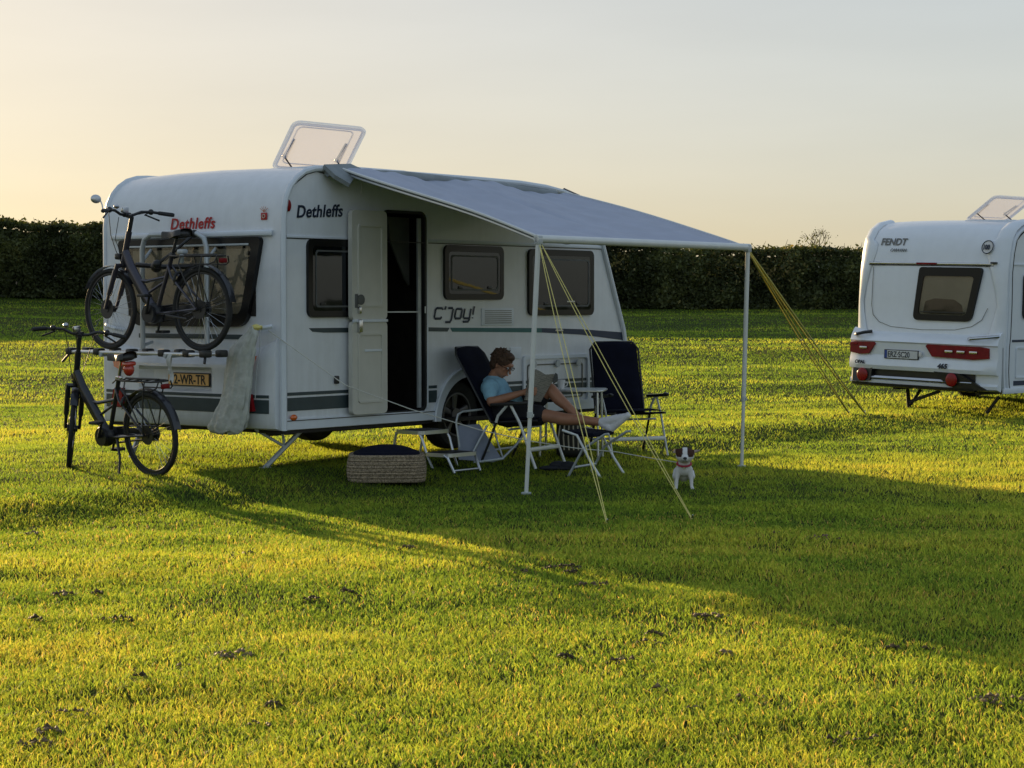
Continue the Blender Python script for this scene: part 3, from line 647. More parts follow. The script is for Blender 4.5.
# ================================================================== bicycles
def rot_z(p, c, a):
    p = Vector(p) - Vector(c); return Vector((p.x * math.cos(a) - p.y * math.sin(a), p.x * math.sin(a) + p.y * math.cos(a), p.z)) + Vector(c)
def bicycle(label, loc, rz, steer, paint, mirror, tail, zoff=0, crank=35, stand=True):
    t = thing('bicycle', label, 'bicycle', loc, rz, 'city bicycles behind the caravan')
    RW, xf, xb, hz = .35, .575, -.575, .35
    h0 = Vector((.40, 0, .74)); h1 = Vector((.325, 0, 1.00)); ax = (h1 - h0).normalized()
    q = Matrix.Rotation(steer, 4, ax)
    def S(p): return h0 + (q @ (Vector(p) - h0))
    def wheel(c, f, name):
        b = MB(); prof_ = b.torus((0, 0, 0), RW - .021, .021, 'y', 56, 10)
        w = b; 
        for v in b.bm.verts: v.co = f(Vector(c) + v.co)
        tyre = b.build('wheel', M['tyre'], t)
        b = MB(); b.torus((0, 0, 0), RW - .048, .012, 'y', 56, 6)
        for v in b.bm.verts: v.co = f(Vector(c) + v.co)
        b.build('rim', M['rim'], tyre)
        b = MB()
        for k in range(28):
            a = 2 * math.pi * k / 28; a2 = a + (.5 if k % 2 else -.5); s = .03 * (1 if k % 4 < 2 else -1)
            b.tube([(.03 * math.cos(a2), s, .03 * math.sin(a2)), ((RW - .05) * math.cos(a), 0, (RW - .05) * math.sin(a))], .0013, 4, caps=False)
        for v in b.bm.verts: v.co = f(Vector(c) + v.co)
        b.build('spokes', M['chrome'], tyre)
        b = MB(); b.cyl((0, -.045, 0), (0, .045, 0), .028, 12); b.cyl((0, .035, 0), (0, .039, 0), .085 if name == 'f' else .08, 24)
        if name == 'r': b.cyl((0, -.06, 0), (0, -.03, 0), .05, 20)
        for v in b.bm.verts: v.co = f(Vector(c) + v.co)
        b.build('hub', M['blackpl'], tyre)
        return tyre
    wheel((xf, 0, hz), S, 'f'); wheel((xb, 0, hz), lambda p: p, 'r')
    BBx, BBz = .0, .30
    b = MB()
    b.tube([h0 - ax * .02, h1 + ax * .01], .026, 12)
    b.tube([(.375, 0, .84), (.30, 0, .70), (.12, 0, .47), (.03, 0, .36)], [.040, .046, .046, .042], 12, flat=.75)
    b.tube([(-.02, 0, .33), (-.215, 0, .80)], .019, 10)
    b.tube([(.235, 0, .60), (.10, 0, .585), (-.14, 0, .62)], .015, 8)
    b.tube([(.12, 0, .47), (-.12, 0, .58)], .012, 8)
    for s in (-1, 1):
        b.tube([(-.03, s * .03, .31), (-.2, s * .05, .32), (xb, s * .065, hz)], .011, 8)
        b.tube([(-.18, s * .02, .72), (-.25, s * .045, .62), (xb, s * .065, hz)], .010, 8)
    b.build('frame', paint, t)
    b = MB(); b.sphere((.035, 0, .315), .10, 18, (1.15, .62, .92)); b.cyl((.02, -.07, .31), (.02, .07, .31), .075, 20)
    b.build('motor', M['blackpl'], t)
    b = MB(); b.box((.19, 0, .545), (.33, .062, .072), Matrix.Rotation(R(-52), 3, 'Y'), .02); b.build('battery', M['blackpl'], t)
    # fork, turned with the bars
    b = MB()
    b.tube([S(h1 + ax * .02), S(h0)], .018, 8); b.tube([S((.405, -.065, .715)), S((.41, 0, .725)), S((.405, .065, .715))], .019, 8)
    for s in (-1, 1):
        b.tube([S((.405, s * .06, .73)), S((.49, s * .06, .54)), S((xf, s * .058, hz))], [.019, .018, .013], 8)
        b.tube([S((.43, s * .06, .68)), S((.52, s * .06, .47))], .023, 8)
    b.build('fork', paint, t)
    b = MB(); b.tube([S((.475, -.04, .62)), S((.475, .04, .62))], .008, 6)
    b.grid(lambda u, v: S((xf + (RW + .018) * math.cos(R(28 + 118 * u)), (-.03 + .06 * v), hz + (RW + .018) * math.sin(R(28 + 118 * u)) + .008 * math.sin(math.pi * v))), 22, 3)
    b.tube([S((xf + .30, -.0, hz + .22)), S((xf, .05, hz))], .003, 5); b.build('front_mudguard', M['framepaint'], t)
    # bars
    top = h1 + ax * .14
    b = MB(); b.tube([S(h1), S(top)], .019, 10); b.tube([S(top), S(top + Vector((.07, 0, .015)))], .02, 8); b.box(S(top + Vector((.07, 0, .02))), (.05, .06, .04), None, .01); b.build('stem', M['blackpl'], t)
    hb = []
    for s in (-1, 1):
        pts = [(.07, 0, .015), (.07, s * .07, .022), (.05, s * .14, .05), (.02, s * .22, .052), (-.09, s * .375, .03)]
        hb.append([S(top + Vector(p)) for p in pts])
    bar = MB(); bar.tube(list(reversed(hb[0])) + hb[1][1:], .0125, 8); bo = bar.build('handlebar', M['blackpl'], t)
    for k, s in ((0, -1), (1, 1)):
        g0, g1_ = hb[k][4], hb[k][3]; d = (g1_ - g0).normalized()
        MB().tube([g0 - d * .01, g0 + d * .01, g0 + d * .12, g0 + d * .13], [.014, .0185, .017, .014], 10).build('grip', M['blackrub'], bo)
        b = MB(); f_ = S(top + Vector((.08, s * .20, .02))); b.tube([hb[k][3], f_ + Vector((0, 0, .01)), S(top + Vector((.0, s * .30, -.02)))], .008, 6); b.sphere(hb[k][3], .026, 10); b.build('brake_lever', M['blackpl'], bo)
    b = MB(); b.box(S(top + Vector((.06, .03, .06))), (.03, .07, .05), None, .01); b.sphere(S(top + Vector((.055, .12, .085))), .026, 12, (1, 1, .8)); b.build('display', M['chrome'], bo)
    if mirror:
        e = hb[1][4]; m_ = MB(); p1 = e + Vector((.03, -.02, .05)); p2 = e + Vector((.05, -.02, .085)); m_.tube([e, p1, p2], .006, 6); m_.sphere(p2 + Vector((0, .05, .015)), .05, 14, (.28, 1.15, .75)); m_.build('mirror', M['alu'], bo)
    b = MB()
    for s in (-1, 1):
        b.tube([hb[(s + 1) // 2][3], S(top + Vector((.16, s * .12, .02))), S((.47, s * .08, .98)), S((.44, s * .05, .85)), (.40, s * .03, .76), (.38, s * .02, .72)], .0035, 5)
    b.tube([S(top + Vector((.14, .03, .0))), S((.50, .01, .95)), (.42, 0, .80)], .003, 5); b.build('cables', M['blackrub'], t)
    b = MB(); b.box(S((.455, 0, .80)), (.07, .055, .055), None, .015); b.build('headlight', M['blackpl'], t)
    MB().sphere(S((.492, 0, .80)), .022, 12, (.5, 1, 1)).build('headlight_lens', M['chrome'], t)
    # saddle
    b = MB(); b.tube([(-.21, 0, .79), (-.27, 0, .94)], .0135, 8); b.box((-.215, 0, .80), (.05, .045, .04), None, .01); b.build('seatpost', M['chrome'] if tail else M['blackpl'], t)
    def sad(u, v):
        x = .03 - .29 * u; w = .018 + .075 * sstep((u - .25) / .6) ; w *= (1 - .25 * max(0, (u - .9) / .1)); a = math.pi * (v)
        z = .975 - .012 * math.sin(math.pi * u) + .02 * u
        return (x - .13, -w * math.cos(a), z + .028 * math.sin(a) ** .7 - .03 * (1 if v in (0, 1) else 0) )
    b = MB(); b.grid(sad, 16, 10); b.sphere((-.355, 0, .975), .085, 14, (.35, 1, .38)); b.tube([(-.31, -.03, .95), (-.20, -.02, .945), (-.13, 0, .965)], .006, 5); b.tube([(-.31, .03, .95), (-.20, .02, .945), (-.13, 0, .965)], .006, 5)
    b.build('saddle', M['saddle'], t, 60)
    # rack, mudguard, lights
    b = MB(); rz_ = .79
    for s in (-1, 1):
        b.tube([(-.24, s * .05, rz_ + .005), (-.36, s * .075, rz_), (-.74, s * .075, rz_), (-.80, s * .05, rz_), (-.81, 0, rz_)], .0075, 6)
        b.tube([(-.40, s * .10, rz_ - .07), (-.76, s * .10, rz_ - .07), (-.81, s * .08, rz_ - .05), (-.82, s * .06, rz_)], .006, 6)
        b.tube([(-.40, s * .078, rz_), (-.40, s * .10, rz_ - .07), (xb, s * .075, hz + .02)], .006, 6)
        b.tube([(-.66, s * .078, rz_), (-.66, s * .10, rz_ - .07), (xb, s * .075, hz + .02)], .006, 6)
        b.tube([(-.24, s * .05, rz_), (-.15, s * .02, .76)], .006, 6)
    for x in (-.36, -.48, -.60, -.72): b.tube([(x, -.075, rz_), (x, .075, rz_)], .005, 5)
    b.box((-.55, 0, rz_ + .012), (.36, .045, .012), None, .004); b.build('luggage_rack', M['blackpl'], t)
    b = MB(); b.grid(lambda u, v: (xb + (RW + .02) * math.cos(R(-12 + 165 * u)) * 1, (-.034 + .068 * v), hz + (RW + .02) * math.sin(R(10 + 150 * (u)) if False else R(-12 + 165 * u) if False else R(18 + 140 * u)) + .01 * math.sin(math.pi * v)), 2, 2) if False else None
    b.grid(lambda u, v: (xb - (RW + .02) * math.cos(R(8 + 140 * u)), (-.034 + .068 * v), hz + (RW + .02) * math.sin(R(8 + 140 * u)) + .01 * math.sin(math.pi * v)), 28, 3)
    b.tube([(xb - .35, .0, hz + .10), (xb, .05, hz)], .003, 5); b.tube([(xb - .35, .0, hz + .10), (xb, -.05, hz)], .003, 5)
    b.build('rear_mudguard', M['framepaint'], t)
    b = MB(); b.box((-.825, 0, rz_ - .04), (.025, .08, .04), None, .01); b.build('rear_light', M['darkred'], t)
    if tail:
        b = MB(); b.sphere((-.36, 0, .875), .055, 14, (.8, .85, 1)); b.box((-.37, 0, .92), (.07, .10, .04), None, .02); b.build('saddle_bag', M['refl'], t)
    else:
        b = MB(); b.box((-.34, 0, .83), (.07, .07, .04), None, .015); b.tube([(-.36, .03, .74), (-.38, .04, .80)], .02, 8); b.build('lock', M['greyalu'], t)
    # wheel lock, chain case, cranks, stand
    b = MB(); b.torus((-.30, 0, .60), .055, .012, 'x', 20, 8, -60, 240); b.build('ring_lock', M['blackpl'], t)
    for s in (-1,):
        b = MB(); b.tube([(.03, s * .075, .37), (-.30, s * .075, .40), (xb, s * .075, .405)], .008, 6); b.tube([(.03, s * .075, .24), (-.30, s * .075, .28), (xb, s * .075, .295)], .008, 6)
        b.box((-.28, s * .075, .345), (.52, .012, .075), Matrix.Rotation(R(3), 3, 'Y'), .005); b.build('chain_case', M['blackpl'], t)
    b = MB(); cr = R(crank); cx, cz = .02, .31
    for s in (-1, 1):
        e = (cx - s * .17 * math.cos(cr), s * .11, cz - s * .17 * math.sin(cr) * -1 if False else cz + s * .17 * math.sin(cr) * 1)
        b.tube([(cx, s * .085, cz), e], [.014, .010], 8); b.tube([e, (e[0], s * .17, e[2])], .006, 6)
        b.box((e[0], s * .165, e[2]), (.10, .085, .025), None, .008)
    b.build('cranks', M['blackpl'], t)
    b = MB()
    if stand: b.tube([(-.20, .06, .30), (-.30, .12, .16), (-.36, .19, .02)], [.012, .010, .009], 8)
    else: b.tube([(-.20, .06, .30), (-.50, .10, .27)], .010, 8)
    b.build('kick_stand', M['blackpl'], t)
    return t
BR = math.atan2(VV.y, VV.x)
ba = van(-.44, 1.06, .99)
bicycle('dark violet city bicycle carried up on the caravan rack, mirror on its handlebar', tuple(ba), BR, R(-3), M['purple'], True, False, crank=65, stand=False)
bx, by = -3.32, 16.55
bb_ = bicycle('black city bicycle standing on the grass with red bag under its saddle', (bx, by, gz(bx, by) - .01), math.atan2(.80, -.86), R(-38), M['framepaint'], False, True, crank=55)
bb_.rotation_euler = (R(-5.5), 0, math.atan2(.80, -.86))

# grey cover hanging at the near corner of the back
cvb = MB()
prof_c = [(1.19, .12, .03), (1.15, .15, .05), (1.10, .21, .09), (1.03, .28, .13), (.95, .31, .145), (.85, .325, .150), (.70, .335, .155), (.55, .35, .165), (.43, .385, .19), (.35, .405, .20), (.315, .40, .17), (.30, .40, .05)]
def cf(u, v):
    i = v * (len(prof_c) - 1); k = min(int(i), len(prof_c) - 2); f = i - k
    z, c, w = [prof_c[k][j] * (1 - f) + prof_c[k + 1][j] * f for j in range(3)]
    a = 2 * math.pi * u
    wr = 1 + .16 * float(vnoise(u * 11 + 3, v * 7 + 2)) + .12 * float(vnoise(u * 23, v * 19 + 8)) + .13 * abs(math.sin(4.5 * a + v * 5)) * min(1, v * 3) - .08 + .06 * abs(math.sin(9 * a - 7 * v + 1)) + .05 * math.sin(15 * a + 16 * v) * math.sin(v * 13)
    cy = c - .05 * math.sin(v * 5)
    return (-.215 + .055 * (.4 + w * 3) * math.cos(a) * wr, cy + w * math.sin(a) * wr, z + .012 * math.sin(5 * a + 2))
cvb.grid(cf, 72, 44, True)
co = cvb.build('bicycle_cover', M['cover'], None, 60); co.location = VAN; co.rotation_euler = (0, 0, VTH)
tag(co, 'crumpled grey cover hanging in a bunch from the grab handle beside the tail lamps', 'cover')
b = MB(); b.tube([(-.20, .10, 1.19), (-.12, .12, 1.195), (-.10, .14, 1.18)], .012, 8); b.sphere((-.20, .10, 1.19), .035, 10, (1, 1.3, .8)); b.build('tie_knot', M['rope'], co)
b = MB(); b.tube([(-.11, .14, 1.18), (-.13, .13, 1.0), (-.155, .15, .8), (-.155, .16, .6)], .004, 5); b.build('tie_string', M['greyalu'], co)

# ================================================================== dog bed, step, folded table
wk, nt, out = newmat('woven wicker'); N, L = nt.nodes.new, nt.links.new
tc = N('ShaderNodeTexCoord'); wv = N('ShaderNodeTexWave'); wv.bands_direction = 'Z'; wv.inputs['Scale'].default_value = 18; wv.inputs['Distortion'].default_value = 9; wv.inputs['Detail'].default_value = 3; wv.inputs['Detail Scale'].default_value = 9
nz = N('ShaderNodeTexVoronoi'); nz.inputs['Scale'].default_value = 42
L(tc.outputs['Object'], wv.inputs['Vector']); L(tc.outputs['Object'], nz.inputs['Vector'])
mu = N('ShaderNodeMath'); mu.operation = 'MULTIPLY'; L(wv.outputs['Fac'], mu.inputs[0]); L(nz.outputs['Distance'], mu.inputs[1])
rp = N('ShaderNodeValToRGB'); rp.color_ramp.elements[0].color = (.10, .075, .05, 1); rp.color_ramp.elements[1].color = (.60, .47, .32, 1); rp.color_ramp.elements[1].position = .5
L(mu.outputs[0], rp.inputs[0]); pb = N('ShaderNodeBsdfPrincipled'); pb.inputs['Roughness'].default_value = .8; L(rp.outputs[0], pb.inputs['Base Color'])
bp = N('ShaderNodeBump'); bp.inputs['Strength'].default_value = .8; bp.inputs['Distance'].default_value = .01; L(mu.outputs[0], bp.inputs['Height']); L(bp.outputs[0], pb.inputs['Normal']); L(pb.outputs[0], out.inputs[0])
M['wicker'] = wk
bkx, bky = -1.04, 16.55
bk = thing('dog_basket', 'rectangular woven wicker dog basket with dark blue cushion on the grass below the door', 'basket', (bkx, bky, gz(bkx, bky)), R(3))
b = MB()
def bf(u, v, sc=1, z0=0, z1=.225, bul=.012):
    a = 2 * math.pi * u; c, s = math.cos(a), math.sin(a); e = .42
    x = .315 * sc * math.copysign(abs(c) ** e, c); y = .24 * sc * math.copysign(abs(s) ** e, s); g = 1 - .03 * v + .045 * math.sin(v * math.pi)
    ro = bul * (abs(math.sin(v * math.pi * 8)))
    return (x * g + ro * c * .6, y * g + ro * s * .6, z0 + (z1 - z0) * v)
b.grid(lambda u, v: bf(u, v), 96, 32, True); b.grid(lambda u, v: bf(u, v, .9, .03, .2), 48, 4, True); b.grid(lambda u, v: bf(u, 1 - 0, 1 - .1 * v), 96, 1, True)
b.build('basket_body', wk, bk, 60)
b = MB(); b.sphere((0, .01, .20), 1, 24, (.28, .21, .10)); b.tube([(.24 * math.copysign(abs(math.cos(a)) ** .5, math.cos(a)), .01 + .18 * math.copysign(abs(math.sin(a)) ** .5, math.sin(a)), .205) for a in [i * math.pi / 12 for i in range(24)]], .045, 8, closed=True)
b.build('cushion', M['navyfab'], bk, 60)

sp = van(1.30, -.72); stp = thing('folding_step', 'low two-tread aluminium folding step in front of the open door', 'step', (sp.x, sp.y, gz(sp.x, sp.y)), VTH)
# local: x along the van, y towards the van
def tread(x0, x1, y0, y1, z, nm):
    o = [(p[0], p[1], z) for p in rrect(x0, x1, y0, y1, .05)]; i_ = [(p[0], p[1], z) for p in rrect(x0 + .03, x1 - .03, y0 + .03, y1 - .03, .03)]
    fo = MB().ringprism(o, i_, (0, 0, -.032)).build(nm, M['alu'], stp, 30)
    MB().prism([(p[0], p[1], z + .002) for p in rrect(x0 + .028, x1 - .028, y0 + .028, y1 - .028, .03)], (0, 0, -.02)).build('tread_mat', M['blackrub'], fo)
tread(.0, .40, .0, .30, .165, 'tread'); tread(-.02, .38, .30, .62, .35, 'tread')
def leg(pts, r=.012): MB().tube(pts, r, 8).build('leg', M['alu'], stp)
leg([(.0, .06, .15), (-.0, .02, .13), (.02, -.04, .0)]); leg([(.38, .06, .15), (.38, .02, .13), (.37, -.04, .0)])
leg([(.0, .34, .33), (-.0, .31, .28), (.02, .27, .14), (.03, .2, .0)]); leg([(.36, .34, .33), (.37, .31, .28), (.375, .27, .14), (.36, .2, .0)])
leg([(-.01, .60, .33), (-.01, .64, .15), (-.0, .66, .0)]); leg([(.36, .60, .33), (.36, .64, .15), (.36, .66, .0)])
MB().tube([(.02, -.035, .02), (.37, -.035, .02)], .009, 8).build('cross_bar', M['alu'], stp)
MB().tube([(.0, .62, .10), (.36, .62, .10)], .009, 8).build('cross_bar', M['alu'], stp)

# folded side table leaning by the wheel
fp = at(478, 463, 17.9); ft = thing('folded_camping_table', 'folded pale grey camping table leaning beside the caravan wheel', 'table', (fp.x, fp.y, gz(fp.x, fp.y)), R(18))
b = MB(); b.prism([(-.18, .0, .03), (.13, -.03, .0), (.23, .0, .02), (.03, .05, .34), (-.17, .06, .33)], (0, .02, 0)); b.build('table_board', M['bluegrey'], ft, 20)
b = MB(); b.tube([(-.15, .02, .03), (-.19, .05, .36), (-.17, .06, .43), (-.12, .07, .455), (.10, .07, .475), (.14, .06, .46)], .010, 8); b.tube([(-.05, -.02, .10), (.08, -.02, .33)], .011, 8)
b.tube([(.14, .06, .46), (.18, .03, .22), (.24, .0, .02)], .008, 8); b.tube([(-.05, -.03, .0), (.22, -.03, .03), (.36, .0, .15), (.46, .03, .26)], .012, 8); b.build('folding_frame', M['greyalu'], ft)

# ================================================================== reclining chairs
def armchair(label, loc, rz, recline, seat_h=.43, ln=.82):
    """faces local +x; y is its left"""
    t = thing('camping_chair', label, 'chair', loc, rz, 'navy reclining camping chairs')
    hw = .29; a = R(recline); bx0, bz0 = -.20, seat_h - .01
    top = Vector((bx0 - math.sin(a) * .80, 0, bz0 + math.cos(a) * .80)); d = Vector((-math.sin(a), 0, math.cos(a))); n = Vector((math.cos(a), 0, math.sin(a)))
    def pad(p0, dr, nn, ln, w0, w1, th, bul, nm):
        b = MB()
        def f(u, v, s):
            w = w0 + (w1 - w0) * u; e = (abs(2 * v - 1)) ** 6; eu = abs(2 * u - 1) ** 10
            q = s * th * (1 - .8 * e) * (1 - .8 * eu) * (1 + bul * (.5 + .5 * math.cos(u * math.pi * 2 * 4)))
            cut = .05 * max(0, (u - .93) / .07) ** 2 * abs(2 * v - 1) ** 3
            return p0 + dr * (ln * u - cut) + Vector((0, (v - .5) * w, 0)) + nn * q
        b.grid(lambda u, v: f(u, v, 1), 28, 14); b.grid(lambda u, v: f(u, v, -1), 28, 14); bmesh.ops.remove_doubles(b.bm, verts=b.bm.verts, dist=.0005)
        return b.build(nm, M['navyfab'], t, 60)
    pad(Vector((bx0, 0, bz0)), d, n, ln, .50, .48, .03, .12, 'backrest')
    pad(Vector((bx0, 0, seat_h)), Vector((1, 0, .06)).normalized(), Vector((-.06, 0, 1)), .47, .50, .50, .028, .12, 'seat')
    b = MB()
    for s in (-1, 1):
        b.tube([Vector((bx0, s * .26, bz0)), Vector((bx0, s * .26, bz0)) + d * (ln - .08), Vector((bx0, s * .2, bz0)) + d * (ln - .01)], .011, 8)
        b.tube([(bx0, s * .26, seat_h - .015), (.27, s * .26, seat_h + .015)], .011, 8)
    b.tube([Vector((bx0, -.2, bz0)) + d * (ln - .01), Vector((bx0, .2, bz0)) + d * (ln - .01)], .011, 8); b.build('backrest_frame', M['blackpl'], t)
    for s in (-1, 1):
        MB().tube([(.02, s * hw, .555), (.11, s * hw, .40), (.27, s * hw, .0)], .0135, 10, flat=.75).build('leg', M['polewhite'], t)
        MB().tube([(-.02, s * hw, .555), (-.11, s * hw, .46), (-.13, s * hw, .40)], .013, 10).build('leg', M['polewhite'], t)
        MB().tube([(-.13, s * hw, .40), (-.20, s * hw, .22), (-.30, s * hw, .0)], .012, 8).build('leg', M['blackpl'], t)
        b = MB(); b.box((.03, s * (hw + .005), .57), (.42, .055, .03), Matrix.Rotation(R(-4), 3, 'Y'), .013); b.sphere((.22, s * (hw + .005), .59), .03, 10, (1.2, 1, .6)); b.build('armrest', M['blackpl'], t)
    MB().tube([(.205, -hw, .165), (.205, hw, .165)], .020, 8, flat=.6).build('cross_bar', M['polewhite'], t)
    MB().tube([(-.24, -hw, .14), (-.24, hw, .14)], .011, 8).build('cross_bar', M['greyalu'], t)
    MB().tube([(.0, -hw, .34), (.0, hw, .34)], .010, 8).build('cross_bar', M['greyalu'], t)
    return t
CH = Vector((.11, 18.02)); CF = Vector((.88, -.475)).normalized(); CL = Vector((-CF.y, CF.x))
cz1 = gz(CH.x, CH.y)
CRZ = math.atan2(CF.y, CF.x)
armchair('navy reclining chair in which the person sits reading', (CH.x, CH.y, cz1), CRZ, 31, .41, ln=.78)
armchair('empty upright navy camping chair by the table, its front turned to the viewer', (1.13, 19.35, gz(1.13, 19.35)), math.atan2(-.92, .36), 13, .40, ln=.72)
# footrest
fc = Vector((.76, 17.40)); fo = thing('footrest', 'folding footrest with crossed white legs under the stretched out leg', 'footrest', (fc.x, fc.y, gz(fc.x, fc.y)), CRZ)
for s in (-1, 1):
    MB().tube([(-.19, s * .22, .0), (-.05, s * .22, .24), (.16, s * .22, .375), (.20, s * .22, .38)], .0115, 8).build('leg', M['greyalu'], fo)
    MB().tube([(.13, s * .235, .0), (.03, s * .235, .14), (-.10, s * .235, .36), (-.24, s * .235, .40)], .0115, 8).build('leg', M['polewhite'], fo)
b = MB(); b.box((-.10, 0, .37), (.30, .42, .04), Matrix.Rotation(R(3), 3, 'Y'), .018); b.build('pad', M['navyfab'], fo)
MB().tube([(-.14, -.22, .08), (-.14, .22, .08)], .010, 8).build('cross_bar', M['greyalu'], fo)
# table
tb = Vector((.60, 18.75)); tz = gz(tb.x, tb.y)
tt = thing('camping_table', 'small pale camping table between the two chairs', 'table', (tb.x, tb.y, tz), R(-8))
b = MB(); b.prism([(p[0], p[1], .63) for p in rrect(-.36, .27, -.24, .24, .05)], (0, 0, .022)); b.build('tabletop', M['tabletop'], tt, 30)
b = MB(); b.tube([(p[0], p[1], .640) for p in rrect(-.362, .272, -.242, .242, .05)], .010, 6, closed=True); b.build('table_edge', M['alu'], tt)
for x, y in ((-.30, -.2), (.22, -.2), (-.30, .2), (.22, .2)): MB().tube([(x, y, .63), (x * 1.05, y * 1.1, 0)], .012, 8).build('leg', M['alu'], tt)
MB().tube([(-.30, -.2, .2), (-.30, .2, .2)], .008, 6).build('cross_bar', M['alu'], tt)
cp = MB(); cp.grid(lambda u, v: ((.028 + .012 * v) * math.cos(2 * math.pi * u), (.028 + .012 * v) * math.sin(2 * math.pi * u), .085 * v), 20, 4, True); cp.tube([(.036, 0, .065), (.06, 0, .055), (.055, 0, .03), (.03, 0, .02)], .005, 6); cp.tube([(0, 0, 0), (0, 0, .005)], .028, 16)
co_ = cp.build('cup', M['cupw'], None, 50); co_.location = (tb.x - .14, tb.y - .06, tz + .653); tag(co_, 'white cup standing on the small camping table', 'cup')
# bag under the table
bg = MB(); bg.box((0, 0, .19), (.26, .16, .36), None, .05, 3); 
bo_ = thing('shopping_bag', 'black bag with pale print standing under the small table', 'bag', (tb.x - .05, tb.y + .0, tz), R(-12))
bg.build('bag_body', M['blackpl'], bo_, 60)
b = MB()
for q in range(5): b.tube([(-.09 + q * .045, -.085, .08), (-.10 + q * .047, -.087, .2), (-.085 + q * .042, -.085, .31)], .007, 5, flat=.3)
b.build('bag_print', M['pale'], bo_); MB().tube([(-.08, 0, .36), (-.06, 0, .46), (.06, 0, .46), (.08, 0, .36)], .007, 6).build('handle', M['blackpl'], bo_)
# slippers
for k, (px_, py_, a) in enumerate(((553, 464, 20), (563, 467, -15))):
    p = at(px_, py_, 17.75); s = MB(); s.sphere((0, 0, .022), 1, 18, (.135, .048, .024)); s.sphere((.05, 0, .045), 1, 16, (.085, .046, .038))
    o = s.build('slipper', M['shoe'], None, 60); o.location = (p.x, p.y, gz(p.x, p.y) + .012); o.rotation_euler = (0, 0, R(a))
    tag(o, ['dark slipper lying on the grass under the footrest, the one nearer the caravan', 'dark slipper lying on the grass under the footrest, the one nearer the dog'][k], 'slipper', 'slippers under the footrest')
# ================================================================== the person
def pl(px, py, l):
    """point seen at (px,py) on the vertical plane of the chair's facing line, l to the sitter's left"""
    d = ray(px, py); nx, ny = CL.x, CL.y
    t = ((CH.x + CL.x * l) * nx + (CH.y + CL.y * l) * ny) / (d[0] * nx + d[1] * ny)
    return Vector((d[0] * t, d[1] * t, CAM_H + d[2] * t))
PO = Vector((CH.x, CH.y, cz1))
person = thing('person', 'person in light blue top and dark shorts reading a newspaper in the reclined chair', 'person', tuple(PO))
def L_(p): return Vector(p) - PO
F3 = Vector((CF.x, CF.y, 0)); L3 = Vector((CL.x, CL.y, 0)); UP = Vector((0, 0, 1))
hip = L_(pl(509, 412, 0)); waist = L_(pl(502, 403, 0)); chest = L_(pl(494, 389, 0)); neck0 = L_(pl(491.5, 381, 0)); neck1 = L_(pl(496, 373, 0))
head = L_(pl(501.5, 365, 0))
hf = (F3 * .86 - UP * .50).normalized(); hu = (UP * .86 + F3 * .50).normalized(); hl = L3
def H_(f, u, l=0): return head + hf * f + hu * u + hl * l
shR = L_(pl(489, 388, -.175)); shL = L_(pl(492, 385, .17)); elR = L_(pl(491.5, 402, -.24)); elL = L_(pl(505, 400, .22))
wrR = L_(pl(523, 392.5, -.13)); wrL = L_(pl(527, 392, .12))
hR = L_(pl(512, 414, -.10)); hL = L_(pl(512, 413, .10)); knR = L_(pl(548.5, 416, -.10)); anR = L_(pl(604, 422.5, -.06)); knL = L_(pl(550.5, 389.5, .10)); anL = L_(pl(579, 418, .07))
hrot = Matrix((hf, hl, hu)).transposed()
prims = [
    (hip, .125, waist, .118), (waist, .118, chest, .122), (hip + L3 * .07, .105, hip - L3 * .07, .105), (shR * .75 + chest * .25, .075, shL * .75 + chest * .25, .075),
    (chest + UP * .02, .10, neck0, .06), (neck0, .055, neck1, .052), (neck1, .05, head - hu * .04, .055),
    (head + hu * .035 - hf * .012, (.098, .076, .088), hrot), (head - hu * .045 + hf * .025, (.066, .056, .062), hrot), (H_(.045, -.088), .022, H_(.055, -.086), .020),
    (H_(.092, .012), .010, H_(.112, -.022), .014), (H_(.09, .045, .02), .016, H_(.09, .045, -.02), .016), (H_(.085, -.052, .014), .012, H_(.085, -.052, -.014), .012),
    (H_(-.005, -.005, -.074), (.012, .008, .028), hrot), (H_(-.005, -.005, .074), (.012, .008, .028), hrot),
    (H_(.055, -.012, .035), .022, H_(.055, -.012, .036), .022), (H_(.055, -.012, -.035), .022, H_(.055, -.012, -.036), .022),
]
for sh, el, wr in ((shR, elR, wrR), (shL, elL, wrL)): prims += [(sh, .056, el, .042), (el, .043, (el + wr) / 2 + UP * 0, .038), ((el + wr) / 2, .038, wr, .026)]
for h_, kn, an in ((hR, knR, anR), (hL, knL, anL)):
    cf_ = kn.lerp(an, .3); side = (kn - h_).normalized()
    bk_ = -UP if an.z < kn.z - .2 else -UP
    prims += [(h_, .095, h_.lerp(kn, .5), .084), (h_.lerp(kn, .5), .084, kn, .058), (kn, .058, cf_ - UP * .012, .056), (cf_ - UP * .012, .056, kn.lerp(an, .62), .043), (kn.lerp(an, .62), .043, an, .033)]
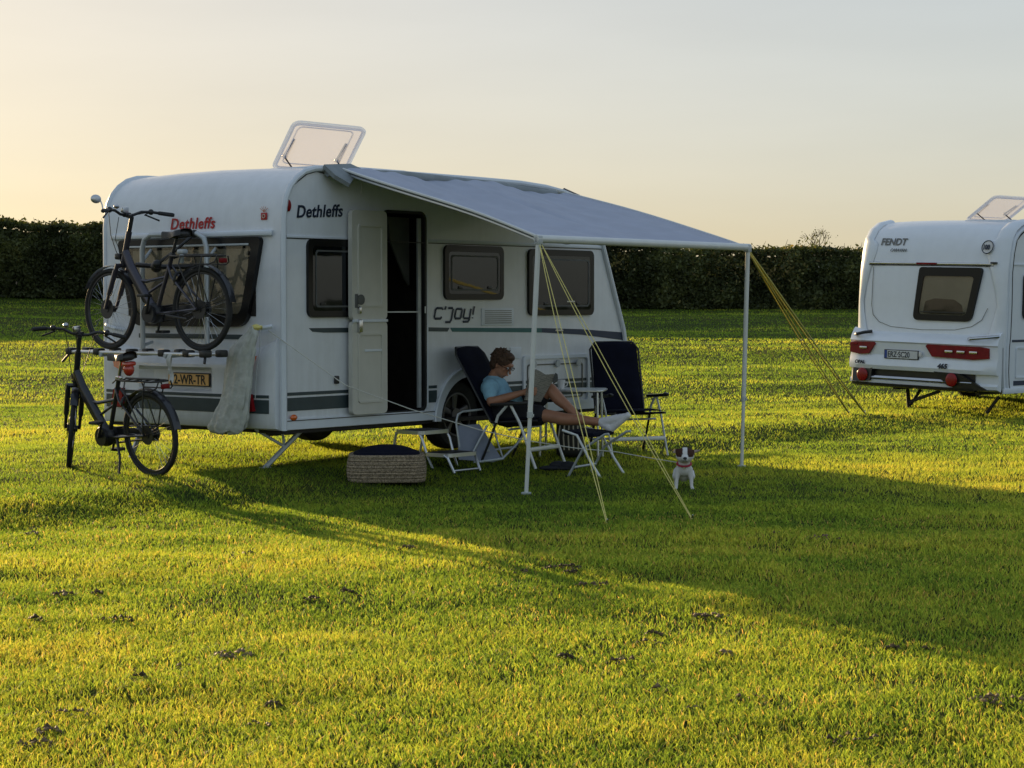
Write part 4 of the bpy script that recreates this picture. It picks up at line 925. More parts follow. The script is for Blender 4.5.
# hands: palm, four fingers, thumb curled round the paper's edge
def hand(wr, fwd, out, up):
    pr = []; pc = wr + fwd * .045
    pr += [(wr, .026, pc + up * .015, .024), (wr, .024, pc - up * .02, .022), (pc + up * .02, .018, pc - up * .025, .018)]
    for k in range(4):
        o = up * (.03 - .02 * k); l = [.034, .038, .036, .029][k]
        a = wr + fwd * .075 + o; b_ = a + fwd * l; c = b_ + out * .026 + fwd * .006; d_ = c + out * .012 - fwd * .018
        pr += [(pc + o * .8, .011, a, .010), (a, .0095, b_, .009), (b_, .009, c, .0085), (c, .0082, d_, .0075)]
    a = wr + fwd * .03 + up * .022; b_ = a + up * .025 + out * .022 + fwd * .02; c = b_ + fwd * .03 + out * .006
    pr += [(a, .013, b_, .0105), (b_, .0105, c, .009)]
    return pr
fR = (F3 * .93 + UP * .1 + L3 * .1).normalized(); prims += hand(wrR, fR, L3, UP); prims += hand(wrL, F3, -L3, UP)
# bare far foot on the pad
prims += [(anL, .034, anL + F3 * .05 - UP * .02, .034), (anL + F3 * .05 - UP * .02, .034, anL + F3 * .15 - UP * .045, .026), (anL - UP * .01, .032, anL - F3 * .035 - UP * .03, .026)]
toe = L_(pl(627, 416, -.06)); heel = L_(pl(611, 428.5, -.06))
prims += [(anR, .034, heel, .030), (anR, .034, anR.lerp(toe, .6), .032), (heel, .028, toe, .022)]
body = organic('body', prims, M['skin'], person, .0065, 3)
cloth = [(hip + UP * .03, .137, waist, .132), (waist, .132, chest, .136), (chest, .125, neck0 - UP * .015 - F3 * .0, .072), (shR * .8 + chest * .2, .087, shL * .8 + chest * .2, .087),
         (shR, .068, shR.lerp(elR, .55), .062), (shL, .068, shL.lerp(elL, .55), .062), (waist + F3 * .03, .125, hip + F3 * .04 + UP * .05, .125)]
organic('knit_top', cloth, M['shirt'], person, .010, 2)
organic('shorts', [(hip - UP * .01, .135, hip + L3 * .08, .13), (hip - UP * .01, .135, hip - L3 * .08, .13), (hR, .118, hR.lerp(knR, .72), .096), (hL, .118, hL.lerp(knL, .70), .098)], M['shorts'], person, .010, 2)
organic('sock', [(kn := knR.lerp(anR, .96), .041, heel, .037), (kn, .041, anR.lerp(toe, .6), .039), (heel, .036, toe + (toe - heel).normalized() * .012, .028), (anR.lerp(toe, .6), .038, toe, .028)], M['sock'], person, .007, 2)
hp = [(head + hu * .052 - hf * .022, (.106, .088, .086), hrot), (head - hf * .052 + hu * .0, (.062, .078, .085), hrot), (head + hu * .105 + hf * .025, (.062, .062, .038), hrot)]
for k in range(260):
    a = random.uniform(0, 6.28); e = random.uniform(-.35, 1.5); q = Vector((math.cos(a) * math.cos(e), math.sin(a) * math.cos(e), math.sin(e)))
    if q.x > .45 and q.z < .62: continue
    if q.z < 0 and q.x > -.1: continue
    c = head + hf * (q.x * .100 - .024) + hl * q.y * .085 + hu * (q.z * .082 + .055)
    e2 = c + Vector((random.uniform(-.014, .014), random.uniform(-.014, .014), random.uniform(-.02, .012))) + hf * q.x * .01 + hl * q.y * .012 + hu * .004
    hp.append((c, .0095, e2, .005))
organic('hair', hp, M['hair'], person, .0045, 1)
b = MB()
for s in (-1, 1):
    b.tube([H_(.108, .018 + .016 * math.sin(t_), s * .032 + .021 * math.cos(t_)) for t_ in [i * math.pi / 8 for i in range(16)]], .003, 5, closed=True)
    b.tube([H_(.106, .022, s * .054), H_(.06, .018, s * .078), H_(-.005, .012, s * .082)], .003, 5)
b.tube([H_(.110, .022, -.01), H_(.112, .024, .0), H_(.110, .022, .01)], .003, 5); b.build('glasses', M['glasses'], person)
b = MB(); b.tube([H_(.096, -.050, -.022), H_(.102, -.049, 0), H_(.096, -.050, .022)], [.003, .006, .003], 6); b.build('lips', M['badge'], person)
for s in (-1, 1): MB().sphere(H_(.085, .016, s * .030), .012, 10).build('eye', M['cupw'], person)
# newspaper in both hands
pm, nt, out = newmat('newsprint'); N, L = nt.nodes.new, nt.links.new
tc = N('ShaderNodeTexCoord'); br = N('ShaderNodeTexBrick'); br.inputs['Scale'].default_value = 14; br.inputs['Color1'].default_value = (.42, .40, .36, 1); br.inputs['Color2'].default_value = (.30, .29, .27, 1); br.inputs['Mortar'].default_value = (.50, .48, .43, 1); br.inputs['Mortar Size'].default_value = .03
n = N('ShaderNodeTexNoise'); n.inputs['Scale'].default_value = 130; mp = N('ShaderNodeMapping'); mp.inputs['Rotation'].default_value = (R(60), 0, 0); L(tc.outputs['Object'], mp.inputs[0]); L(mp.outputs[0], br.inputs[0]); L(tc.outputs['Object'], n.inputs[0])
mx = N('ShaderNodeMix'); mx.data_type = 'RGBA'; mx.blend_type = 'MULTIPLY'; mx.inputs['Factor'].default_value = .6; L(br.outputs[0], mx.inputs['A']); L(n.outputs[0], mx.inputs['B'])
pb = N('ShaderNodeBsdfPrincipled'); pb.inputs['Roughness'].default_value = .9; L(mx.outputs['Result'], pb.inputs['Base Color']); L(pb.outputs[0], out.inputs[0])
pc = [pl(529, 397, -.15), pl(529, 368, -.15), pl(553, 381, .0), pl(546, 393, .0), pl(529, 397, .18), pl(530, 368, .18)]
nw = MB()
A0 = pl(524, 400, -.16); A1 = pl(531, 369, -.16); B0 = pl(540, 402, .02); B1 = pl(554, 377, .02); D0 = pl(530, 396, .24); D1 = pl(536, 370, .24)
O = A0.copy()
def quadf(p, q, r_, s, w):
    return lambda u, v: (p.lerp(q, u)).lerp(s.lerp(r_, u), v) - O + Vector((0, 0, .012 * math.sin(u * 6 + w) * v)) + L3 * .006 * math.sin(v * 5 + u * 4)
nw.grid(quadf(A0, B0, B1, A1, 0), 14, 10); nw.grid(quadf(B0 + L3 * .002, D0, D1, B1 + L3 * .002, 1), 14, 10)
nw.grid(quadf(A0 + F3 * .012, B0 + F3 * .012, B1 + F3 * .02 + UP * .012, A1 + F3 * .02 - UP * .015, 2), 14, 10)
no = nw.build('newspaper', pm, None, 60); no.location = O; tag(no, 'open newspaper held in both hands against the raised knee', 'newspaper')
b = MB(); q0 = pl(553, 381, .0) - O; b.prism([q0 + Vector((0, 0, -.03)), q0 + F3 * .05 + UP * .005, q0 + F3 * .045 + UP * .06, q0 + F3 * .025 + UP * .075, q0 - F3 * .0 + UP * .02], tuple(L3 * .004)); b.build('turned_page', M['darkgrey'], no)
b = MB(); q0 = pl(547.5, 376.5, -.02) - O; b.sphere(q0, .02, 10, (1, .3, 1)); b.build('printed_picture', M['blackpl'], no)

# ================================================================== the dog, sitting and facing the viewer
dx, dy = 1.395, 16.18
dog = thing('dog', 'small white dog with brown eye patches and red collar standing on the grass', 'dog', (dx, dy, gz(dx, dy) - .008), R(-94))
# local +x towards the viewer, y its left (viewer's right)
hd = Vector((.10, .005, .285))
dp = [((-.10, 0, .155), (.12, .060, .060), None), ((.02, 0, .178), (.068, .060, .072), None), ((-.19, 0, .12), (.07, .060, .075), None),
      ((.03, 0, .19), .052, (.075, .003, .25), .045), (hd, (.066, .076, .064), None), (hd + Vector((.045, 0, -.016)), .034, hd + Vector((.082, 0, -.026)), .021),
      (hd + Vector((.02, -.035, -.016)), .025, hd + Vector((.02, .035, -.016)), .025)]
for s in (-1, 1):
    dp += [((.03, s * .042, .165), .030, (.035, s * .058, .09), .017), ((.035, s * .058, .09), .016, (.045, s * .062, .018), .0125), ((.045, s * .066, .014), .016, (.066, s * .068, .010), .014)]
    dp += [((-.19, s * .045, .125), .042, (-.13, s * .062, .095), .032), ((-.13, s * .062, .095), .026, (-.20, s * .064, .055), .017), ((-.20, s * .064, .055), .015, (-.18, s * .064, .012), .013), ((-.18, s * .064, .012), .013, (-.145, s * .066, .009), .012)]
    # ears: one folded up, one out to the side
    if s == -1: dp += [(hd + Vector((-.005, -.048, .035)), .020, hd + Vector((-.01, -.078, .038)), .013), (hd + Vector((-.01, -.078, .038)), .012, hd + Vector((.005, -.088, .020)), .008)]
    else: dp += [(hd + Vector((-.005, .048, .03)), .020, hd + Vector((-.01, .085, .030)), .013), (hd + Vector((-.01, .085, .030)), .012, hd + Vector((-.0, .115, .040)), .007)]
dp += [((-.25, 0, .13), .014, (-.30, .03, .19), .010)]
def dpaint(c):
    p = c - hd
    w = (.74, .73, .72); br_ = (.060, .024, .014)
    if p.z > -.015 and c.x > .02 and abs(p.y) > .017 + .12 * max(0, -p.z) and abs(p.y) < .075 - .3 * max(0, .02 - p.z) and p.z > -.012 and p.x < .062: return br_
    if abs(p.y) > .070 and p.z > 0: return (.42, .33, .27)
    if -.22 < c.x < -.12 and c.z > .14 and c.y > 0: return br_
    if c.z > .23 and c.x < .05: return (.40, .28, .2) if abs(p.y) > .03 else w
    return w
fur = attrmat('short fur', .8, .4, 160)
organic('body', dp, fur, dog, .0048, 2, dpaint)
b = MB(); b.sphere(hd + Vector((.102, 0, -.018)), .0135, 12, (.8, 1.2, .9)); b.build('nose', M['blackpl'], dog)
for s in (-1, 1): MB().sphere(hd + Vector((.052, s * .027, .010)), .0095, 10).build('eye', M['glasses'], dog)
b = MB(); b.tube([hd + Vector((.094, -.016, -.040)), hd + Vector((.100, 0, -.036)), hd + Vector((.094, .016, -.040))], .003, 5); b.build('mouth', M['blackpl'], dog)
b = MB(); b.tube([Vector((.052 + .056 * math.cos(a), .056 * math.sin(a), .212 - .018 * math.cos(a))) for a in [i * math.pi / 10 for i in range(20)]], .0085, 6, closed=True); cl_ = b.build('collar', M['collar'], dog)
MB().cyl((.108, 0, .180), (.111, 0, .180), .010, 12).build('tag', M['chrome'], cl_)
# leash
lp = [van(-.06, .10, 1.165), at(345, 385, 16.35), at(410, 409, 16.4), at(480, 430, 16.5), at(530, 441, 16.6), at(574, 448, 16.7), at(617, 452, 16.6), at(650, 458, 16.4), Vector((1.36, 16.13, .10))]
for p in lp[5:8]: p.z = max(p.z, gz(p.x, p.y) + .02)
sm = []
for i in range(len(lp) - 1):
    for q in range(5): sm.append(lp[i].lerp(lp[i + 1], q / 5))
sm.append(lp[-1])
lo = lp[0].copy(); lz = MB().tube([p - lo for p in sm], .0042, 6).build('dog_leash', M['cord'], None); lz.location = lo
tag(lz, 'thin pale dog leash running from the caravan corner across the door to the dog', 'leash')

# ================================================================== the second caravan
FR = Vector((6.17, 25.3, 0)); fa = 43.2
fz = gz(6.6, 26.4) + .0
fd = thing('caravan', 'modern white caravan cut by the right edge, red lamp clusters and small rear window', 'caravan', (FR.x, FR.y, fz), R(fa))
fd.rotation_euler = (R(1.4), 0, R(fa)); fd.location.z = fz + .02
FW = 2.3; FLN = 5.6
fprof = [(.03, .31), (.0, .38), (-.02, .55), (-.02, .85), (0, 1.0), (.01, 1.4), (.02, 1.8), (.05, 2.05), (.10, 2.22), (.19, 2.34), (.33, 2.42), (.55, 2.46), (1.5, 2.47), (4.0, 2.47), (4.6, 2.40), (5.0, 2.15), (5.25, 1.7), (5.5, 1.2), (5.6, .9), (5.55, .5), (5.4, .31)]
Wf = mat('white smooth caravan sheet', (.78, .83, .90), .28, var=.02, coat=.35, dirt=.10)
def yin(z): return .03 * max(0, (z - 1.2)) ** 1.3
b = MB(); ny = 14
def fpt(i, j):
    x, z = fprof[i]; t = j / ny; e = abs(2 * t - 1) ** 8
    rear_ = i < 11; 
    xx = x + (.09 * e if rear_ else (-.09 * e if i > 14 else 0))
    zz = z + (.025 * (1 - (2 * t - 1) ** 2) if z > 2.3 else 0) - (.03 * e if z > 2.3 else 0)
    return (xx, t * FW, zz)
V = [[b.bm.verts.new(fpt(i, j)) for j in range(ny + 1)] for i in range(len(fprof))]
for i in range(len(fprof) - 1):
    for j in range(ny): b.bm.faces.new((V[i][j], V[i][j + 1], V[i + 1][j + 1], V[i + 1][j]))
b.bm.faces.new([v[0] for v in V]); b.bm.faces.new([v[-1] for v in reversed(V)]); b.bm.faces.new([V[0][j] for j in range(ny + 1)] + [V[-1][j] for j in range(ny, -1, -1)])
b.build('body_shell', Wf, fd, 32)
# thick light frame round the back: two uprights curving over
for y0, y1, nm in ((.0, .27, 'corner_pillar'), (FW - .27, FW, 'corner_pillar')):
    b = MB(); pr_ = [(x, z) for x, z in fprof[3:12]]
    ins = y1 if y0 < 1 else y0; out_ = y0 if y0 < 1 else y1
    def pf(u, v):
        i = u * (len(pr_) - 1); k = min(int(i), len(pr_) - 2); f = i - k
        x = pr_[k][0] * (1 - f) + pr_[k + 1][0] * f; z = pr_[k][1] * (1 - f) + pr_[k + 1][1] * f
        wd = .40 + .60 * abs(2 * min(1, max(0, (z - .85) / 1.2)) - .9) ** 1.2 if z < 2.2 else .75
        y = out_ + (ins - out_) * v * wd
        t = y / FW; e = abs(2 * t - 1) ** 8
        h = .035 * math.sin(math.pi * min(1, max(.0, v))) ** .5
        nx, nz = (-1, 0) if z < 1.9 else (-.6, .8) if z < 2.36 else (-.1, 1)
        return (x + .09 * e + nx * (h + .004), y, z + nz * (h + .004))
    b.grid(pf, 24, 10); b.build(nm, Wf, fd, 50)
for y, s in ((-.006, -1), (FW + .006, 1)):
    b = MB(); b.tube([(x + .13 + (.02 if i < 6 else 0), y, z - (.03 if i > 8 else 0)) for i, (x, z) in enumerate(fprof[:12])] + [(1.5, y, 2.44), (4.0, y, 2.44)], .022, 8); b.build('edge_moulding', M['trim'], fd)
b = MB(); b.tube([(x + .165 + (.02 if i < 6 else 0), -.012, z - (.05 if i > 8 else 0)) for i, (x, z) in enumerate(fprof[:12])] + [(1.5, -.012, 2.41), (4.0, -.012, 2.41)], .008, 6); b.build('moulding_seam', M['blackrub'], fd)
def rx(z):
    for i in range(len(fprof) - 1):
        if fprof[i][1] <= z <= fprof[i + 1][1]:
            f = (z - fprof[i][1]) / (fprof[i + 1][1] - fprof[i][1]); return fprof[i][0] * (1 - f) + fprof[i + 1][0] * f
    return 0
def rsurf(pts, off, th, m, nm, parent=None, ang=30):
    b = MB(); n = len(pts)
    a = [b.bm.verts.new((rx(z) - off, y, z)) for y, z in pts]; c = [b.bm.verts.new((rx(z) - off + th, y, z)) for y, z in pts]
    b.bm.faces.new(a); b.bm.faces.new(list(reversed(c)))
    for i in range(n): b.bm.faces.new((a[i], c[i], c[(i + 1) % n], a[(i + 1) % n]))
    return b.build(nm, m, parent or fd, ang)
MB().tube([(rx(1.91) - .008, .16, 1.91), (rx(1.91) - .008, 2.1, 1.91)], .016, 8, flat=.7).build('rear_rail', M['chrome'], fd)
MB().tube([(rx(1.89) - .006, .16, 1.885), (rx(1.89) - .006, 2.1, 1.885)], .006, 6).build('rail_gap', M['blackrub'], fd)
MB().bb(rx(1.91) - .035, rx(1.91), 1.02, 1.33, 1.898, 1.922, .006).build('high_brake_light', M['darkred'], fd)
MB().bb(rx(1.91) - .05, rx(1.91), .11, .19, 1.915, 1.94, .008).build('end_cap', M['blackpl'], fd)
# panel line below
b = MB(); b.tube([(rx(z) - .002, y, z) for y, z in ((2.03, 1.86), (2.03, 1.35), (2.0, 1.22), (1.9, 1.13), (1.7, 1.07), (1.2, 1.045), (.7, 1.06), (.45, 1.11), (.30, 1.2), (.22, 1.35))], .004, 5); b.build('panel_seam', M['greytext'], fd)
# window
wo = rpoly([(.30, 1.865), (1.26, 1.865), (1.35, 1.17), (.45, 1.17)], [.07, .05, .09, .09]); wi = rpoly([(.42, 1.75), (1.19, 1.75), (1.27, 1.25), (.53, 1.25)], [.05, .05, .06, .06])
b = MB(); n = len(wo)
f = MB(); f.ringprism([(rx(1.5) - .035, *p) for p in wo], [(rx(1.5) - .035, *p) for p in wi], (.06, 0, 0)); fw = f.build('rear_window', M['winblack'], fd)
MB().prism([(rx(1.5) - .030, *p) for p in rpoly([(.41, 1.76), (1.2, 1.76), (1.28, 1.24), (.52, 1.24)], .05)], (.004, 0, 0)).build('pane', M['glass'], fw)
MB().prism([(rx(1.5) - .012, *p) for p in wi], (.004, 0, 0)).build('blind', mat('grey blind', (.30, .30, .27), .9, var=.1, scale=3), fw)
MB().prism([(rx(1.5) - .016, *p) for p in rpoly([(.58, 1.26), (1.2, 1.26), (1.17, 1.42), (1.02, 1.46), (.72, 1.45), (.6, 1.38)], .03)], (.003, 0, 0)).build('bench_back', M['dark'], fw)
MB().bb(rx(1.5) - .045, rx(1.5) - .03, .55, 1.22, 1.275, 1.29).build('latch_bar', M['blackpl'], fw)
lettering('FENDT', .13, (rx(2.17) - .012, 1.96, 2.15), (0, -1, 0), (.22, 0, 1), M['greytext'], fd, 'lettering', .15, .003, .002, 1.02)
lettering('CARAVAN', .055, (rx(2.06) - .014, 1.78, 2.065), (0, -1, 0), (.2, 0, 1), M['greytext'], fd, 'lettering', .25, .001, .002, 1.0)
b = MB()
ring = [(0, .085 * math.cos(R(a)), .085 * math.sin(R(a))) for a in range(0, 360, 15)]
dk = MB().prism([(rx(2.12) - .030 + p[2] * .28, .27 + p[1], 2.13 + p[2]) for p in ring], (.006, 0, 0)).build('speed_sticker', M['cupw'], fd)
MB().tube([(rx(2.12) - .034 + p[2] * .28, .27 + p[1] * .97, 2.13 + p[2] * .97) for p in ring], .006, 5, closed=True).build('sticker_ring', M['text'], dk)
lettering('100', .088, (rx(2.12) - .052, .333, 2.10), (0, -1, 0), (.28, 0, 1), M['text'], dk, 'sticker_digits', 0, .0035, .002, .78)
# lower back: shelf, lamps, bumper
def frow(secs, y0, y1, m, nm, bow=.0, n=20):
    b = MB(); V = []
    for j in range(n + 1):
        y = y0 + (y1 - y0) * j / n; t = y / FW; e = (2 * t - 1) ** 6
        V.append([b.bm.verts.new((s[0] * (1 - .35 * e) + .03 * e, y, s[1] + (s[2] if len(s) > 2 else 0) * e)) for s in secs])
    for j in range(n):
        for i in range(len(secs) - 1): b.bm.faces.new((V[j][i], V[j + 1][i], V[j + 1][i + 1], V[j][i + 1]))
    if len(secs) > 2: b.bm.faces.new(V[0]); b.bm.faces.new(list(reversed(V[-1])))
    return b.build(nm, m, fd, 28)
frow([(0.0, 1.0, .05), (-.05, .98, .05), (-.13, .92, .03), (-.17, .88, .0), (-.15, .86), (-.14, .70), (-.17, .64), (-.19, .56), (-.17, .51), (-.10, .50), (-.10, .39), (-.15, .36), (-.14, .32), (.0, .29)], 0, FW, Wf, 'rear_bumper')
frow([(-.112, .505), (-.108, .39)], .30, FW - .05, M['blackpl'], 'bumper_grille')
frow([(-.156, .42), (-.175, .395), (-.156, .375)], .32, FW - .1, M['chrome'], 'bumper_bar')
frow([(-.09, .32), (-.16, .325), (-.15, .29), (-.05, .27)], .30, FW - .06, M['blackpl'], 'bumper_lip')
for k, (ya, yb) in enumerate(((.10, 1.02), (2.29, 1.83))):
    s = 1 if yb > ya else -1
    pts = [(ya, .845), (ya + s * .1, .86), (yb - s * .02, .865), (yb, .84), (yb - s * .10, .71), (ya + s * .2, .695), (ya, .715)]
    def lx(y): e = (2 * (y / FW) - 1) ** 6; return -.165 * (1 - .35 * e) + .03 * e - .012
    b = MB(); v0 = [b.bm.verts.new((lx(y), y, z)) for y, z in pts]; v1 = [b.bm.verts.new((lx(y) + .06, y, z)) for y, z in pts]
    b.bm.faces.new(v0); b.bm.faces.new(list(reversed(v1)))
    for i in range(len(pts)): b.bm.faces.new((v0[i], v1[i], v1[(i + 1) % len(pts)], v0[(i + 1) % len(pts)]))
    tl = b.build('tail_lamp_cluster', M['darkred'], fd, 30)
    for q in ((.30, .48, .66) if k == 0 else (2.02,)):
        MB().box((lx(q) - .002, q, .785), (.02, .12, .035), None, .008).build('reversing_lens', M['chrome'], tl)
    MB().box((lx(ya + s * .1) - .001, ya + s * .48 if k == 0 else 2.2, .83), (.014, .5 if k == 0 else .12, .02), None, .005).build('lens_band', M['redlens'], tl)
pp_ = MB().bb(-.178, -.160, 1.13, 1.67, .655, .775, .004).build('licence_plate', M['blackpl'], fd)
MB().bb(-.182, -.177, 1.14, 1.66, .665, .765).build('plate_face', M['platewhite'], pp_)
MB().bb(-.184, -.181, 1.62, 1.66, .665, .765).build('plate_country_strip', M['euroblue'], pp_)
lettering('ERZ·SC20', .105, (-.185, 1.61, .68), (0, -1, 0), (0, 0, 1), M['text'], pp_, 'plate_characters', 0, .001, .001, .80)
MB().bb(-.185, -.165, 1.08, 1.12, .70, .76, .006).build('plate_lamp', M['cupw'], fd)
lettering('465', .085, (-.196, .82, .565), (0, -1, 0), (0, 0, 1), M['text'], fd, 'lettering', .2, .004, .002, 1.15)
lettering('OPAL', .06, (-.185, 2.14, .575), (0, -1, 0), (0, 0, 1), M['text'], fd, 'lettering', .2, .003, .002, 1.1)
b = MB(); b.prism([(-.185, .88, .52), (-.18, .50, .51), (-.13, .10, .31), (-.15, .50, .30), (-.17, .68, .35)], (.04, 0, 0)); b.build('bumper_corner', M['blackpl'], fd)
b = MB(); b.prism([(-.17, 1.86, .53), (-.11, 2.22, .53), (-.10, 2.25, .38), (-.15, 2.2, .33), (-.17, 1.9, .35)], (.04, 0, 0)); b.build('bumper_corner', M['blackpl'], fd)
for y in (.60, 2.02):
    MB().sphere((-.195 if y < 1 else -.175, y, .425), .088, 18, (.16, 1, 1)).build('round_reflector', M['redlens'], fd)
for y0, y1 in ((.02, .42), (1.95, 2.2)):
    b = MB(); b.tube([(-.07 if y0 > 1 else -.03, y0, 1.0), (-.14, y0 + .08, .985), (-.15, y1 - .06, .96), (-.1, y1, .955)], .022, 8); b.build('grab_handle', M['chrome'] if y0 < 1 else M['blackpl'], fd)
# side
MB().bb(.16, 5.2, -.012, .001, 1.90, 1.925, .004).build('trim_rail', M['trim'], fd)
MB().bb(.24, 5.2, -.006, .001, .925, .955).build('stripe', M['navy'], fd)
MB().bb(.30, 5.2, -.006, .001, .37, .43).build('stripe', M['navy'], fd)
MB().bb(.05, 5.2, -.03, .001, .27, .34, .01).build('skirt', M['trim'], fd)
o = rrect(.45, 1.25, 1.22, 1.80, .07); i_ = rrect(.51, 1.19, 1.28, 1.74, .04)
f = MB(); f.ringprism([(p[0], -.03, p[1]) for p in o], [(p[0], -.03, p[1]) for p in i_], (0, .032, 0)); sw = f.build('window', M['blackpl'], fd)
MB().prism([(p[0], -.025, p[1]) for p in i_], (0, .01, 0)).build('pane', M['sideglass'], sw)
o = rrect(.33, .95, .46, .86, .03); i_ = rrect(.35, .93, .48, .84, .02)
MB().ringprism([(p[0], -.012, p[1]) for p in o], [(p[0], -.012, p[1]) for p in i_], (0, .014, 0)).build('locker_door', M['trim'], fd)
for y in (.12, FW - .12):
    b = MB(); b.torus((2.6, y, .33), .255, .085, 'y', 36, 10); w_ = b.build('wheel', M['tyre'], fd); MB().cyl((2.6, y - .06, .33), (2.6, y + .06, .33), .2, 24).build('rim', M['chrome'], w_)
b = MB(); b.tube([(.30, 1.62, .22), (.05, 1.40, -.08)], .03, 6); b.tube([(.30, 1.10, .24), (.1, 1.45, .08)], .022, 6); b.tube([(.28, 1.40, .24), (.1, 1.42, .05)], .022, 6); b.box((.05, 1.40, -.075), (.1, .1, .02), None, .004); b.build('corner_steady', M['blackpl'], fd)
b = MB(); b.tube([(.30, .2, .22), (.25, .35, .0)], .022, 6); b.build('corner_steady', M['blackpl'], fd)
b = MB(); b.bb(.3, 5.2, .5, .56, .22, .3).bb(.3, 5.2, 1.8, 1.86, .22, .3).cyl((2.6, .2, .33), (2.6, 2.1, .33), .05); b.build('chassis', M['blackpl'], fd)
b = MB(); b.tube([(5.3, .6, .22), (6.8, 1.15, .36)], .04, 6).tube([(5.3, 1.7, .22), (6.8, 1.15, .36)], .04, 6).cyl((6.5, 1.15, .8), (6.5, 1.15, .0), .03); b.build('drawbar', M['greyalu'], fd)
rooflight(fd, .55, 1.45, .95, 2.50, -.42, .30)
# ================================================================== ground
gm, nt, out = newmat('turf soil and thatch'); N, L = nt.nodes.new, nt.links.new
tc = N('ShaderNodeTexCoord')
def noise(sc, det=6, rough=.6, mp=None):
    n = N('ShaderNodeTexNoise'); n.inputs['Scale'].default_value = sc; n.inputs['Detail'].default_value = det; n.inputs['Roughness'].default_value = rough
    if mp:
        m_ = N('ShaderNodeMapping'); m_.inputs['Scale'].default_value = mp; L(tc.outputs['Object'], m_.inputs[0]); L(m_.outputs[0], n.inputs[0])
    else: L(tc.outputs['Object'], n.inputs[0])
    return n
def ramp(src, stops):
    r = N('ShaderNodeValToRGB'); e = r.color_ramp.elements
    e[0].position = stops[0][0]; e[0].color = (*stops[0][1], 1); e[1].position = stops[-1][0]; e[1].color = (*stops[-1][1], 1)
    for p, c in stops[1:-1]: q = e.new(p); q.color = (*c, 1)
    L(src, r.inputs[0]); return r
n1 = noise(30, 8, .7); r1 = ramp(n1.outputs[0], [(.3, (.034, .052, .010)), (.58, (.062, .084, .016)), (.8, (.12, .11, .04))])
n2 = noise(.35, 6, .6, (1, 2.4, 1)); r2 = ramp(n2.outputs[0], [(.35, (.75, .85, .8)), (.5, (1, 1, 1)), (.65, (1.5, 1.2, .9))])
mx = N('ShaderNodeMix'); mx.data_type = 'RGBA'; mx.blend_type = 'MULTIPLY'; mx.inputs['Factor'].default_value = 1; L(r1.outputs[0], mx.inputs['A']); L(r2.outputs[0], mx.inputs['B'])
pb = N('ShaderNodeBsdfPrincipled'); pb.inputs['Roughness'].default_value = .95; pb.inputs['Specular IOR Level'].default_value = .1; L(mx.outputs['Result'], pb.inputs['Base Color'])
n3 = noise(18, 8, .75); bp = N('ShaderNodeBump'); bp.inputs['Strength'].default_value = 1; bp.inputs['Distance'].default_value = .05; L(n3.outputs[0], bp.inputs['Height']); L(bp.outputs[0], pb.inputs['Normal'])
L(pb.outputs[0], out.inputs[0])
def axis(segs):
    o = []
    for a, b_, n in segs: o += list(np.linspace(a, b_, n, endpoint=False))
    return np.array(o + [segs[-1][1]])
xs = axis([(-400, -60, 10), (-60, -20, 60), (-20, -8, 60), (-8, 10, 200), (10, 22, 60), (22, 60, 60), (60, 400, 10)])
ysx = axis([(-60, 3, 12), (3, 22, 210), (22, 62, 200), (62, 120, 30), (120, 1500, 12)])
XX, YY = np.meshgrid(xs, ysx, indexing='ij'); ZZ = terrain(XX, YY)
nx, ny_ = XX.shape
me = bpy.data.meshes.new('ground'); co = np.stack([XX, YY, ZZ], -1).reshape(-1, 3)
ii, jj = np.meshgrid(np.arange(nx - 1), np.arange(ny_ - 1), indexing='ij'); a = (ii * ny_ + jj).ravel()
faces = np.stack([a, a + ny_, a + ny_ + 1, a + 1], 1)
me.vertices.add(len(co)); me.vertices.foreach_set('co', co.ravel()); me.loops.add(faces.size); me.loops.foreach_set('vertex_index', faces.ravel().astype(np.int32))
me.polygons.add(len(faces)); me.polygons.foreach_set('loop_start', np.arange(0, faces.size, 4, dtype=np.int32)); me.update(calc_edges=True); me.validate(); me.shade_smooth()
me.materials.append(gm); g_ = bpy.data.objects.new('ground', me); COL.objects.link(g_); g_['kind'] = 'structure'

def trimesh(name, P, T, tone, m, parent=None):
    me = bpy.data.meshes.new(name); me.vertices.add(len(P)); me.vertices.foreach_set('co', P.astype(np.float32).ravel())
    me.loops.add(T.size); me.loops.foreach_set('vertex_index', T.ravel().astype(np.int32)); me.polygons.add(len(T)); me.polygons.foreach_set('loop_start', np.arange(0, T.size, 3, dtype=np.int32))
    me.update(calc_edges=True)
    a_ = me.attributes.new('tone', 'FLOAT', 'POINT'); a_.data.foreach_set('value', tone.astype(np.float32))
    me.materials.append(m); o = bpy.data.objects.new(name, me); COL.objects.link(o)
    if parent: o.parent = parent
    return o
